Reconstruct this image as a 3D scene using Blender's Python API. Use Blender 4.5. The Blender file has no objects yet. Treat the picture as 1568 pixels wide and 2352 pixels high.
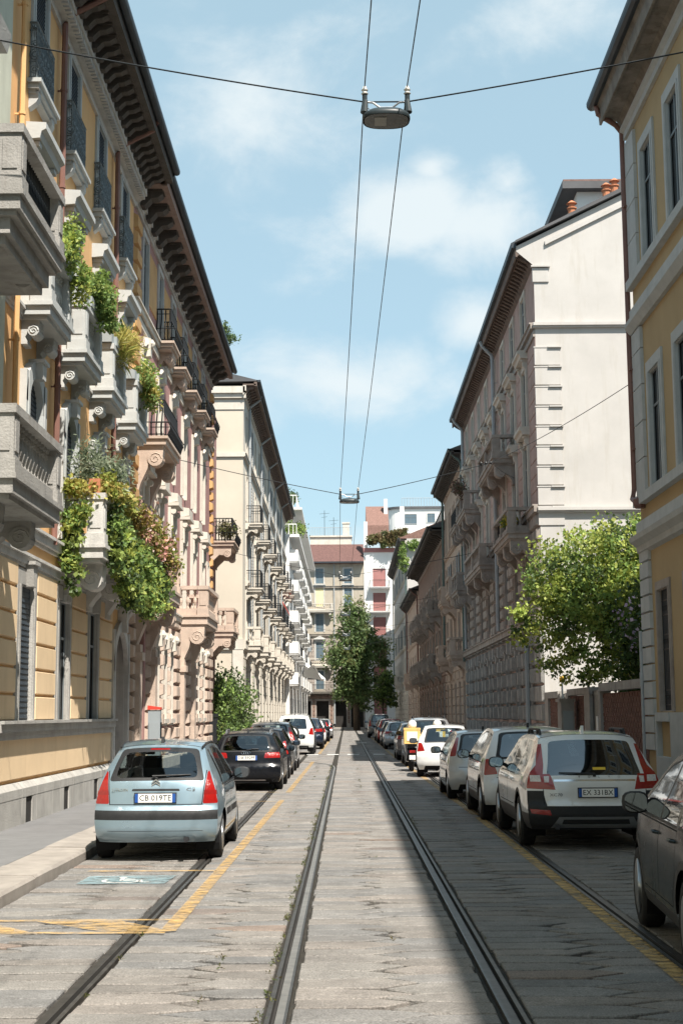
import bpy, bmesh, math, random
import numpy as np
from mathutils import Vector, Matrix
from mathutils.geometry import delaunay_2d_cdt
SC = bpy.context.scene
COL = SC.collection
R_ = math.radians
# ------------------------------------------------------------------ camera
EYE = Vector((0, 0, 1.85))
cam_d = bpy.data.cameras.new('camera'); cam = bpy.data.objects.new('camera', cam_d); COL.objects.link(cam)
cam_d.sensor_fit = 'VERTICAL'; cam_d.sensor_height = 36.0; cam_d.lens = 50.0
cam_d.clip_start = 0.1; cam_d.clip_end = 5000
def _cam():
    d = Vector((11.0, -464.0, 3266.7)).normalized()          # street direction in camera space
    up = Vector((-0.007, 1, 0)); up = (up - d * up.dot(d)).normalized()
    r = up.cross(d)
    if r.x < 0: r = -r
    ax = Matrix((r, d, up))                                  # rows: world axes in camera space
    right, upv, fwd = (Vector((ax[0][i], ax[1][i], ax[2][i])) for i in range(3))
    m = Matrix((right, upv, -fwd)).transposed().to_4x4(); m.translation = EYE
    return m
cam.matrix_world = _cam()
SC.camera = cam
# ------------------------------------------------------------------ light
SUN = Vector((0.31, -0.585, 1.0)).normalized()
sd = bpy.data.lights.new('sun', 'SUN'); so = bpy.data.objects.new('sun', sd); COL.objects.link(so)
sd.energy = 5.0; sd.angle = R_(0.55); sd.color = (1.0, 0.93, 0.83)
so.rotation_euler = SUN.to_track_quat('Z', 'Y').to_euler()
SC.view_settings.view_transform = 'Standard'; SC.view_settings.look = 'None'
SC.view_settings.exposure = 0.98; SC.view_settings.gamma = 1.0
SC.cycles.max_bounces = 7; SC.cycles.transparent_max_bounces = 12
SC.cycles.use_denoising = True
W = bpy.data.worlds.new('World'); SC.world = W; W.use_nodes = True
def sky():
    nt = W.node_tree; N = nt.nodes; L = nt.links; N.clear()
    out = N.new('ShaderNodeOutputWorld'); bg = N.new('ShaderNodeBackground'); bg.inputs[1].default_value = 0.088
    st = N.new('ShaderNodeTexSky'); st.sky_type = 'NISHITA'; st.sun_disc = False
    st.sun_elevation = math.asin(SUN.z); st.sun_rotation = math.atan2(SUN.x, SUN.y)
    st.air_density = 1.0; st.dust_density = 0.6; st.ozone_density = 1.6; st.altitude = 100
    tc = N.new('ShaderNodeTexCoord')
    def mth(op, a, b=None, c=None):
        n = N.new('ShaderNodeMath'); n.operation = op
        for i, x in enumerate((a, b, c)):
            if x is None: continue
            if isinstance(x, (int, float)): n.inputs[i].default_value = x
            else: L.new(x, n.inputs[i])
        return n.outputs[0]
    mp = N.new('ShaderNodeMapping'); mp.inputs['Scale'].default_value = (1, 1, 1.5); L.new(tc.outputs['Generated'], mp.inputs[0])
    nz = N.new('ShaderNodeTexNoise'); nz.inputs['Scale'].default_value = 10.; nz.inputs['Detail'].default_value = 8
    nz.inputs['Roughness'].default_value = 0.6; nz.inputs['Distortion'].default_value = 0.25; L.new(mp.outputs[0], nz.inputs['Vector'])
    acc = None
    for (d, r, k) in CLOUDS:
        sb = N.new('ShaderNodeVectorMath'); sb.operation = 'SUBTRACT'; L.new(tc.outputs['Generated'], sb.inputs[0]); sb.inputs[1].default_value = d
        sc = N.new('ShaderNodeVectorMath'); sc.operation = 'MULTIPLY'; L.new(sb.outputs[0], sc.inputs[0]); sc.inputs[1].default_value = (1 / r[0], 1 / r[0], 1 / r[1])
        ln = N.new('ShaderNodeVectorMath'); ln.operation = 'LENGTH'; L.new(sc.outputs[0], ln.inputs[0])
        v = mth('MULTIPLY', mth('MAXIMUM', mth('SUBTRACT', 1.0, ln.outputs['Value']), 0.0), k)
        acc = v if acc is None else mth('MAXIMUM', acc, v)
    s = mth('ADD', mth('MULTIPLY', nz.outputs['Fac'], 1.0), acc)
    mr = N.new('ShaderNodeMapRange'); mr.interpolation_type = 'SMOOTHSTEP'; L.new(s, mr.inputs[0])
    mr.inputs[1].default_value = 0.56; mr.inputs[2].default_value = 1.02; mr.inputs[3].default_value = 0.0; mr.inputs[4].default_value = 0.82
    mx = N.new('ShaderNodeMix'); mx.data_type = 'RGBA'; L.new(mr.outputs[0], mx.inputs[0])
    tint = N.new('ShaderNodeMix'); tint.data_type = 'RGBA'; tint.blend_type = 'MULTIPLY'; tint.inputs[0].default_value = 1.0
    L.new(st.outputs[0], tint.inputs[6]); tint.inputs[7].default_value = SKY_TINT
    veil = N.new('ShaderNodeMix'); veil.data_type = 'RGBA'; veil.inputs[0].default_value = 0.66
    L.new(tint.outputs[2], veil.inputs[6]); veil.inputs[7].default_value = (3.25, 4.55, 5.05, 1)
    L.new(veil.outputs[2], mx.inputs[6]); mx.inputs[7].default_value = (5.2, 5.6, 5.7, 1)
    L.new(mx.outputs[2], bg.inputs[0]); L.new(bg.outputs[0], out.inputs[0])
def _dir(px, py):                                            # sky direction in which a cloud stands
    m = cam.matrix_world.to_3x3()
    return tuple((m @ Vector((px - 784, 1176 - py, -3266.7))).normalized())
CLOUDS = [(_dir(950, 490), (0.075, 0.042), 0.8), (_dir(985, 385), (0.03, 0.02), 0.5), (_dir(1165, 420), (0.03, 0.025), 0.5), (_dir(1110, 520), (0.075, 0.045), 0.7), (_dir(800, 880), (0.14, 0.04), 0.55), (_dir(640, 860), (0.08, 0.04), 0.42),
          (_dir(1110, 740), (0.05, 0.035), 0.5), (_dir(560, 250), (0.16, 0.10), 0.32), (_dir(700, 560), (0.13, 0.045), 0.30), (_dir(1250, 60), (0.14, 0.04), 0.3), (_dir(780, 1300), (0.35, 0.05), 0.35)]
SKY_TINT = (0.95, 1.02, 0.98, 1)
sky()
# ------------------------------------------------------------------ materials
def nodes(name):
    m = bpy.data.materials.new(name); m.use_nodes = True
    nt = m.node_tree; b = nt.nodes['Principled BSDF']
    return m, nt, nt.nodes, nt.links, b
def mat(name, col, rough=.85, var=.12, scale=1.3, bump=.15, bscale=35., metal=0., spec=.3, stain=0., coat=0., blotch=None):
    m, nt, N, L, b = nodes(name)
    b.inputs['Roughness'].default_value = rough; b.inputs['Metallic'].default_value = metal
    b.inputs['Specular IOR Level'].default_value = spec; b.inputs['Coat Weight'].default_value = coat; b.inputs['Coat Roughness'].default_value = .04
    c = Vector(col)
    if var <= 0 and not stain:
        b.inputs['Base Color'].default_value = (*c, 1)
    else:
        g = N.new('ShaderNodeNewGeometry')
        n1 = N.new('ShaderNodeTexNoise'); n1.inputs['Scale'].default_value = scale; n1.inputs['Detail'].default_value = 8; n1.inputs['Roughness'].default_value = .62
        L.new(g.outputs['Position'], n1.inputs['Vector'])
        rp = N.new('ShaderNodeValToRGB'); rp.color_ramp.elements[0].position = .3; rp.color_ramp.elements[1].position = .7
        rp.color_ramp.elements[0].color = (*(c * (1 - var)), 1); rp.color_ramp.elements[1].color = (*[min(.95, x * (1 + var)) for x in c], 1)
        L.new(n1.outputs['Fac'], rp.inputs[0]); o = rp.outputs[0]
        if stain:
            mp = N.new('ShaderNodeMapping'); mp.inputs['Scale'].default_value = (2.2, 2.2, .28); L.new(g.outputs['Position'], mp.inputs[0])
            n2 = N.new('ShaderNodeTexNoise'); n2.inputs['Scale'].default_value = 1.6; n2.inputs['Detail'].default_value = 7; n2.inputs['Roughness'].default_value = .7
            L.new(mp.outputs[0], n2.inputs['Vector'])
            r2 = N.new('ShaderNodeMapRange'); r2.inputs[1].default_value = .52; r2.inputs[2].default_value = .75; r2.inputs[3].default_value = 0; r2.inputs[4].default_value = stain
            L.new(n2.outputs['Fac'], r2.inputs[0])
            mx = N.new('ShaderNodeMix'); mx.data_type = 'RGBA'; L.new(r2.outputs[0], mx.inputs[0]); L.new(o, mx.inputs[6])
            q = blotch or c * .35
            mx.inputs[7].default_value = (q[0], q[1], q[2], 1); o = mx.outputs[2]
        L.new(o, b.inputs['Base Color'])
        if bump:
            n3 = N.new('ShaderNodeTexNoise'); n3.inputs['Scale'].default_value = bscale; n3.inputs['Detail'].default_value = 4
            L.new(g.outputs['Position'], n3.inputs['Vector'])
            bp = N.new('ShaderNodeBump'); bp.inputs['Strength'].default_value = bump; bp.inputs['Distance'].default_value = .02
            L.new(n3.outputs['Fac'], bp.inputs['Height']); L.new(bp.outputs[0], b.inputs['Normal'])
    return m
def leafmat(name, trans=.35):
    m, nt, N, L, b = nodes(name)
    a = N.new('ShaderNodeAttribute'); a.attribute_name = 'Col'
    L.new(a.outputs['Color'], b.inputs['Base Color']); b.inputs['Roughness'].default_value = .5; b.inputs['Specular IOR Level'].default_value = .3
    t = N.new('ShaderNodeBsdfTranslucent'); hs = N.new('ShaderNodeHueSaturation'); hs.inputs['Value'].default_value = 1.5; hs.inputs['Hue'].default_value = .48
    L.new(a.outputs['Color'], hs.inputs['Color']); L.new(hs.outputs[0], t.inputs[0])
    mx = N.new('ShaderNodeMixShader'); mx.inputs[0].default_value = trans
    L.new(b.outputs[0], mx.inputs[1]); L.new(t.outputs[0], mx.inputs[2]); L.new(mx.outputs[0], N['Material Output'].inputs[0])
    return m
def glassmat(name, tint, gl=.35, rough=.02):
    m, nt, N, L, b = nodes(name)
    t = N.new('ShaderNodeBsdfTransparent'); t.inputs[0].default_value = (*tint, 1)
    g = N.new('ShaderNodeBsdfGlossy'); g.inputs['Roughness'].default_value = rough; g.inputs[0].default_value = (.9, .95, 1, 1)
    f = N.new('ShaderNodeFresnel'); f.inputs[0].default_value = 1.5
    mr = N.new('ShaderNodeMapRange'); mr.inputs[1].default_value = 0; mr.inputs[2].default_value = 1; mr.inputs[3].default_value = gl * .22; mr.inputs[4].default_value = min(1, gl * 2.6)
    L.new(f.outputs[0], mr.inputs[0])
    mx = N.new('ShaderNodeMixShader'); L.new(mr.outputs[0], mx.inputs[0]); L.new(t.outputs[0], mx.inputs[1]); L.new(g.outputs[0], mx.inputs[2])
    L.new(mx.outputs[0], N['Material Output'].inputs[0])
    return m
def wornpaint(name, col, keep=.62, scale=9.):
    m, nt, N, L, b = nodes(name)
    g = N.new('ShaderNodeNewGeometry'); n = N.new('ShaderNodeTexNoise'); n.inputs['Scale'].default_value = scale; n.inputs['Detail'].default_value = 8; n.inputs['Roughness'].default_value = .75
    mp = N.new('ShaderNodeMapping'); mp.inputs['Scale'].default_value = (.55, 1, 1); L.new(g.outputs['Position'], mp.inputs[0]); L.new(mp.outputs[0], n.inputs['Vector'])
    mr = N.new('ShaderNodeMapRange'); mr.inputs[1].default_value = keep - .10; mr.inputs[2].default_value = keep + .12; mr.inputs[3].default_value = .93; mr.inputs[4].default_value = .08
    L.new(n.outputs['Fac'], mr.inputs[0])
    b.inputs['Base Color'].default_value = (*col, 1); b.inputs['Roughness'].default_value = .8
    t = N.new('ShaderNodeBsdfTransparent'); mx = N.new('ShaderNodeMixShader')
    L.new(mr.outputs[0], mx.inputs[0]); L.new(t.outputs[0], mx.inputs[1]); L.new(b.outputs[0], mx.inputs[2]); L.new(mx.outputs[0], N['Material Output'].inputs[0])
    return m
def stonepave(name):
    m, nt, N, L, b = nodes(name)
    a = N.new('ShaderNodeAttribute'); a.attribute_name = 'Col'; g = N.new('ShaderNodeNewGeometry')
    n = N.new('ShaderNodeTexNoise'); n.inputs['Scale'].default_value = 2.1; n.inputs['Detail'].default_value = 9; n.inputs['Roughness'].default_value = .68
    L.new(g.outputs['Position'], n.inputs['Vector'])
    mp = N.new('ShaderNodeMapping'); mp.inputs['Scale'].default_value = (14, 22, 20); L.new(g.outputs['Position'], mp.inputs[0])
    n2 = N.new('ShaderNodeTexNoise'); n2.inputs['Scale'].default_value = 1.; n2.inputs['Detail'].default_value = 6; L.new(mp.outputs[0], n2.inputs['Vector'])
    mr = N.new('ShaderNodeMapRange'); mr.inputs[1].default_value = .25; mr.inputs[2].default_value = .75; mr.inputs[3].default_value = .66; mr.inputs[4].default_value = 1.26; L.new(n.outputs['Fac'], mr.inputs[0])
    mr2 = N.new('ShaderNodeMapRange'); mr2.inputs[1].default_value = .3; mr2.inputs[2].default_value = .7; mr2.inputs[3].default_value = .90; mr2.inputs[4].default_value = 1.08; L.new(n2.outputs['Fac'], mr2.inputs[0])
    ml = N.new('ShaderNodeMath'); ml.operation = 'MULTIPLY'; L.new(mr.outputs[0], ml.inputs[0]); L.new(mr2.outputs[0], ml.inputs[1])
    vm = N.new('ShaderNodeVectorMath'); vm.operation = 'SCALE'; L.new(a.outputs['Color'], vm.inputs[0]); L.new(ml.outputs[0], vm.inputs['Scale'])
    n4 = N.new('ShaderNodeTexNoise'); n4.inputs['Scale'].default_value = 75; n4.inputs['Detail'].default_value = 3; L.new(g.outputs['Position'], n4.inputs['Vector'])
    m4 = N.new('ShaderNodeMapRange'); m4.inputs[1].default_value = .3; m4.inputs[2].default_value = .7; m4.inputs[3].default_value = .62; m4.inputs[4].default_value = 1.34; L.new(n4.outputs['Fac'], m4.inputs[0])
    v4 = N.new('ShaderNodeVectorMath'); v4.operation = 'SCALE'; L.new(vm.outputs[0], v4.inputs[0]); L.new(m4.outputs[0], v4.inputs['Scale']); vm = v4
    L.new(vm.outputs[0], b.inputs['Base Color']); b.inputs['Roughness'].default_value = .72; b.inputs['Specular IOR Level'].default_value = .3
    n3 = N.new('ShaderNodeTexNoise'); n3.inputs['Scale'].default_value = 13; n3.inputs['Detail'].default_value = 9; n3.inputs['Roughness'].default_value = .7; L.new(g.outputs['Position'], n3.inputs['Vector'])
    bp = N.new('ShaderNodeBump'); bp.inputs['Strength'].default_value = .8; bp.inputs['Distance'].default_value = .03; L.new(n3.outputs['Fac'], bp.inputs['Height']); L.new(bp.outputs[0], b.inputs['Normal'])
    return m
MT = {}
def mm(k, *a, **kw): MT[k] = mat(k, *a, **kw)
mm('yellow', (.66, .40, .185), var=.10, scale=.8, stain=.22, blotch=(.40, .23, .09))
mm('ochre_stucco', (.40, .295, .16), var=.08, scale=.8, stain=.2, blotch=(.36, .23, .09))  # own muted ochre of the right-hand building
mm('peach', (.70, .53, .34), var=.08, scale=.9, stain=.3, blotch=(.42, .29, .16))
mm('palegreen', (.52, .53, .44), var=.08, stain=.25)
mm('greystone', (.50, .49, .47), var=.16, scale=2.5, bump=.3, stain=.35, blotch=(.22, .21, .20))
mm('bluestone', (.44, .455, .45), var=.10, scale=2.5, bump=.2, stain=.25, blotch=(.2, .23, .24))
mm('darkstone', (.21, .19, .165), var=.35, scale=2.0, bump=.5, stain=.75, blotch=(.09, .055, .035))
mm('plinthstone', (.36, .35, .33), var=.18, scale=2.2, bump=.4, stain=.55, blotch=(.20, .185, .17))
mm('endbeige', (.40, .355, .29), var=.12, scale=.6, stain=.45, blotch=(.24, .20, .165))
mm('weathered', (.31, .30, .283), var=.22, scale=2.2, bump=.5, stain=.6, blotch=(.13, .10, .08))
mm('beigestone', (.47, .375, .31), var=.16, scale=2.0, bump=.35, stain=.4, blotch=(.33, .24, .19))
mm('palestone', (.54, .50, .44), var=.12, scale=2., bump=.3, stain=.4, blotch=(.35, .31, .27))
mm('pink', (.35, .20, .185), var=.12, scale=1.2, stain=.3, blotch=(.33, .18, .17))
mm('orange', (.52, .31, .14), var=.14, scale=1.5, stain=.3, blotch=(.4, .23, .1))
mm('cream', (.54, .475, .39), var=.06, scale=.7, stain=.18, blotch=(.6, .48, .33))
mm('creamfront', (.58, .535, .46), var=.08, scale=1, stain=.3, blotch=(.4, .36, .3))
mm('white', (.72, .71, .69), var=.04, scale=.7, stain=.18, blotch=(.55, .53, .49))
mm('endwhite', (.46, .44, .42), var=.07, scale=.8, stain=.65, blotch=(.39, .36, .32))
mm('brownpink', (.40, .285, .25), var=.16, scale=1.2, stain=.35, blotch=(.2, .12, .1))
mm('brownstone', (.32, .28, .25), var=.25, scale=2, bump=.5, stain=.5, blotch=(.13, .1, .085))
mm('greyrust', (.31, .30, .285), var=.22, scale=2.2, bump=.6, stain=.4, blotch=(.14, .13, .12))
mm('tan', (.48, .375, .305), var=.14, scale=1.2, stain=.4, blotch=(.3, .2, .15))
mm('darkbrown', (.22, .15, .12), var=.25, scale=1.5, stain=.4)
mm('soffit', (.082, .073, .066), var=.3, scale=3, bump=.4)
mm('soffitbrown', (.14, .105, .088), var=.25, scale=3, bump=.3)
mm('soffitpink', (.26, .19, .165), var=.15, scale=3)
mm('rooftile', (.12, .065, .058), var=.35, scale=5, bump=.8, bscale=12)
mm('redtile', (.19, .11, .09), var=.3, scale=5, bump=.8, bscale=12)
mm('roofdark', (.085, .085, .09), var=.2, rough=.6)
mm('gutter', (.045, .055, .065), var=.2, rough=.5, metal=.3, bump=0)
mm('pipebrown', (.20, .105, .085), var=.2, rough=.5, bump=0)
mm('pipegrey', (.35, .37, .38), var=.15, rough=.45, bump=0)
mm('pipegreen', (.10, .15, .14), var=.15, rough=.45, bump=0)
mm('iron', (.018, .02, .022), rough=.5, var=0)
mm('irongrey', (.15, .175, .185), rough=.55, var=.4, scale=14, bump=0)
mm('darkpane', (.008, .009, .011), rough=.22, var=0, spec=.16)
mm('bluepane', (.10, .14, .17), rough=.08, var=0, spec=.6)
mm('winframe', (.16, .18, .19), rough=.5, var=0)
mm('whiteframe', (.7, .7, .68), rough=.5, var=0)
mm('woodframe', (.13, .06, .04), rough=.5, var=.2, bump=0)
mm('shutdark', (.03, .042, .055), rough=.55, var=.15, scale=6, bump=0)
mm('shutgrey', (.30, .32, .33), rough=.6, var=.1, bump=0)
mm('shutred', (.34, .155, .145), rough=.6, var=.1, bump=0)
mm('shutcream', (.70, .62, .36), rough=.6, var=.08, bump=0)
mm('asphalt', (.155, .155, .158), var=.12, scale=3, bump=.5, bscale=90, rough=.9)
mm('kerbstone', (.275, .25, .225), var=.2, scale=3, bump=.5, bscale=60)
mm('joint', (.03, .027, .022), var=.4, scale=6, bump=.5, bscale=60)
mm('railsteel', (.10, .092, .085), rough=.45, metal=.7, var=.35, scale=8, bump=.1)
mm('railtop', (.30, .275, .245), rough=.4, metal=.7, var=.25, scale=8, bump=0)
mm('railgroove', (.03, .028, .026), rough=.9, var=.3)
mm('bark', (.12, .09, .065), var=.3, scale=8, bump=.8, bscale=25)
mm('birch', (.55, .50, .43), var=.3, scale=6, bump=.4)
mm('terracotta', (.42, .17, .09), var=.15, bump=.1)
mm('brick', (.165, .085, .065), var=.3, scale=6, bump=.4)
mm('concrete', (.33, .31, .285), var=.2, scale=2.5, bump=.4, stain=.4)
mm('blackpaint', (.015, .016, .018), rough=.35, var=0)
mm('greypaint', (.27, .30, .32), rough=.45, var=.06, bump=0)
mm('redpaint', (.55, .06, .04), rough=.45, var=0)
mm('porcelain', (.62, .6, .56), rough=.25, var=0, spec=.5)
mm('lampbody', (.03, .04, .045), rough=.4, var=0)
mm('lampglass', (.09, .09, .085), rough=.25, var=0, spec=.4)
mm('lampled', (.30, .29, .27), rough=.4, var=.1, scale=20, bump=0)
mm('steelgalv', (.45, .46, .47), rough=.35, metal=.8, var=.1, bump=0)
mm('awning', (.78, .78, .76), rough=.8, var=.05, bump=0)
mm('soil', (.06, .045, .03), var=.3)
mm('planter', (.30, .33, .34), rough=.6, var=.1, bump=0)
MT['leaf'] = leafmat('leaf')
MT['pave'] = stonepave('pave')
MT['yellowline'] = wornpaint('yellow_line_paint', (.50, .325, .125), .47)
MT['yellowfaint'] = wornpaint('yellow_line_faint', (.50, .33, .12), .50)
MT['blueline'] = wornpaint('blue_bay_paint', (.20, .29, .32), .50)
MT['whiteline'] = wornpaint('white_line_paint', (.70, .70, .68), .56)
# ------------------------------------------------------------------ helpers
class Frame:
    def __init__(s, o, es, eo): s.o = Vector(o); s.es = Vector(es); s.eo = Vector(eo)
    def __call__(s, a, b, c): return s.o + s.es * a + s.eo * b + Vector((0, 0, c))
XL, XR = -5.35, 6.5
FL = Frame((XL, 0, 0), (0, 1, 0), (1, 0, 0)); FR = Frame((XR, 0, 0), (0, 1, 0), (-1, 0, 0))
def FC(y): return Frame((0, y, 0), (1, 0, 0), (0, -1, 0))
ID = Frame((0, 0, 0), (1, 0, 0), (0, 1, 0))
WL = {}
class MB:
    def __init__(s, F=ID): s.v = []; s.f = []; s.F = F; s.mi = []; s.m = 0
    def add(s, pts, faces):
        k = len(s.v); s.v += [s.F(*p) for p in pts]
        for f in faces: s.f.append([i + k for i in f]); s.mi.append(s.m)
    def poly(s, *pts): s.add(pts, [list(range(len(pts)))])
    def box(s, a0, a1, b0, b1, c0, c1):
        s.add([(a, b, c) for a in (a0, a1) for b in (b0, b1) for c in (c0, c1)], [(0, 1, 3, 2), (4, 6, 7, 5), (0, 4, 5, 1), (2, 3, 7, 6), (0, 2, 6, 4), (1, 5, 7, 3)])
    def pillow(s, a0, a1, b0, b1, c0, c1, i=.02):
        s.add([(a0, b0, c0), (a1, b0, c0), (a1, b0, c1), (a0, b0, c1), (a0 + i, b1, c0 + i), (a1 - i, b1, c0 + i), (a1 - i, b1, c1 - i), (a0 + i, b1, c1 - i)],
              [(4, 5, 6, 7), (0, 1, 5, 4), (1, 2, 6, 5), (2, 3, 7, 6), (3, 0, 4, 7)])
    def prism(s, pl, ax, lo, hi):
        mk = {'s': lambda p, t: (t, p[0], p[1]), 'o': lambda p, t: (p[0], t, p[1]), 'z': lambda p, t: (p[0], p[1], t)}[ax]
        n = len(pl)
        s.add([mk(p, lo) for p in pl] + [mk(p, hi) for p in pl], [list(range(n)), list(range(n, 2 * n))] + [(i, (i + 1) % n, n + (i + 1) % n, n + i) for i in range(n)])
    def tube(s, pts, r, n=5, cap=True):
        P = [s.F(*p) for p in pts]; k0 = len(s.v); rings = []
        for i, p in enumerate(P):
            d = (P[min(i + 1, len(P) - 1)] - P[max(i - 1, 0)]).normalized()
            a = d.cross(Vector((0, 0, 1)) if abs(d.z) < .9 else Vector((1, 0, 0))).normalized(); b = d.cross(a)
            rr = r[i] if isinstance(r, (list, tuple)) else r
            rings.append([len(s.v) + j for j in range(n)])
            s.v += [p + (a * math.cos(t) + b * math.sin(t)) * rr for t in [2 * math.pi * j / n for j in range(n)]]
        for i in range(len(rings) - 1):
            for j in range(n): s.f.append([rings[i][j], rings[i][(j + 1) % n], rings[i + 1][(j + 1) % n], rings[i + 1][j]]); s.mi.append(s.m)
        if cap: s.f += [rings[0], rings[-1]]; s.mi += [s.m, s.m]
    def lathe(s, c, prof, n=8, ax='z'):
        k = len(s.v); mk = {'z': lambda r, h, t: (c[0] + r * math.cos(t), c[1] + r * math.sin(t), c[2] + h), 's': lambda r, h, t: (c[0] + h, c[1] + r * math.cos(t), c[2] + r * math.sin(t)),
                            'o': lambda r, h, t: (c[0] + r * math.cos(t), c[1] + h, c[2] + r * math.sin(t))}[ax]
        for r, h in prof: s.v += [s.F(*mk(r, h, 2 * math.pi * j / n)) for j in range(n)]
        for i in range(len(prof) - 1):
            for j in range(n): s.f.append([k + i * n + j, k + i * n + (j + 1) % n, k + (i + 1) * n + (j + 1) % n, k + (i + 1) * n + j]); s.mi.append(s.m)
        for i in (0, len(prof) - 1): s.f.append([k + i * n + j for j in range(n)]); s.mi.append(s.m)
    def mesh(s, name, mats, loc=(0, 0, 0), smooth=False):
        loc = Vector(loc); me = bpy.data.meshes.new(name)
        me.from_pydata([tuple(p - loc) for p in s.v], [], s.f)
        for m in (mats if isinstance(mats, (list, tuple)) else [mats]): me.materials.append(MT[m] if isinstance(m, str) else m)
        me.polygons.foreach_set('material_index', s.mi)
        bm = bmesh.new(); bm.from_mesh(me); bmesh.ops.recalc_face_normals(bm, faces=bm.faces); bm.to_mesh(me); bm.free()
        if smooth: me.polygons.foreach_set('use_smooth', [True] * len(me.polygons))
        return me
    def build(s, name, mats, parent=None, loc=None, smooth=False):
        loc = Vector(loc) if loc is not None else (WL[parent.name] if parent else Vector((0, 0, 0)))
        return place(name, s.mesh(name, mats, loc, smooth), parent, loc)
def place(name, me, parent=None, loc=(0, 0, 0)):
    o = bpy.data.objects.new(name, me); COL.objects.link(o); loc = Vector(loc); WL[o.name] = loc
    if parent: o.parent = parent; o.location = loc - WL[parent.name]
    else: o.location = loc
    return o
def tag(o, label, cat, group=None, kind=None):
    if label: o['label'] = label
    if cat: o['category'] = cat
    if group: o['group'] = group
    if kind: o['kind'] = kind
    return o
def thing(name, label, cat, loc, group=None):
    o = bpy.data.objects.new(name, None); COL.objects.link(o); o.location = loc; o.empty_display_size = .2; WL[o.name] = Vector(loc)
    return tag(o, label, cat, group)
def copy_tree(o, parent=None, loc=None):
    c = o.copy(); COL.objects.link(c)
    if parent: c.parent = parent
    if loc is not None: c.location = loc
    for ch in [k for k in o.children]: copy_tree(ch, c)
    return c
def struct(o): o['kind'] = 'structure'; return o
def arc(cx, cy, r, a0, a1, n): return [(cx + r * math.cos(R_(a0 + (a1 - a0) * i / n)), cy + r * math.sin(R_(a0 + (a1 - a0) * i / n))) for i in range(n + 1)]
def colattr(me, cols):                                        # one colour per vertex
    a = me.color_attributes.new('Col', 'FLOAT_COLOR', 'POINT'); a.data.foreach_set('color', np.asarray(cols, np.float32).ravel())
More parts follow.
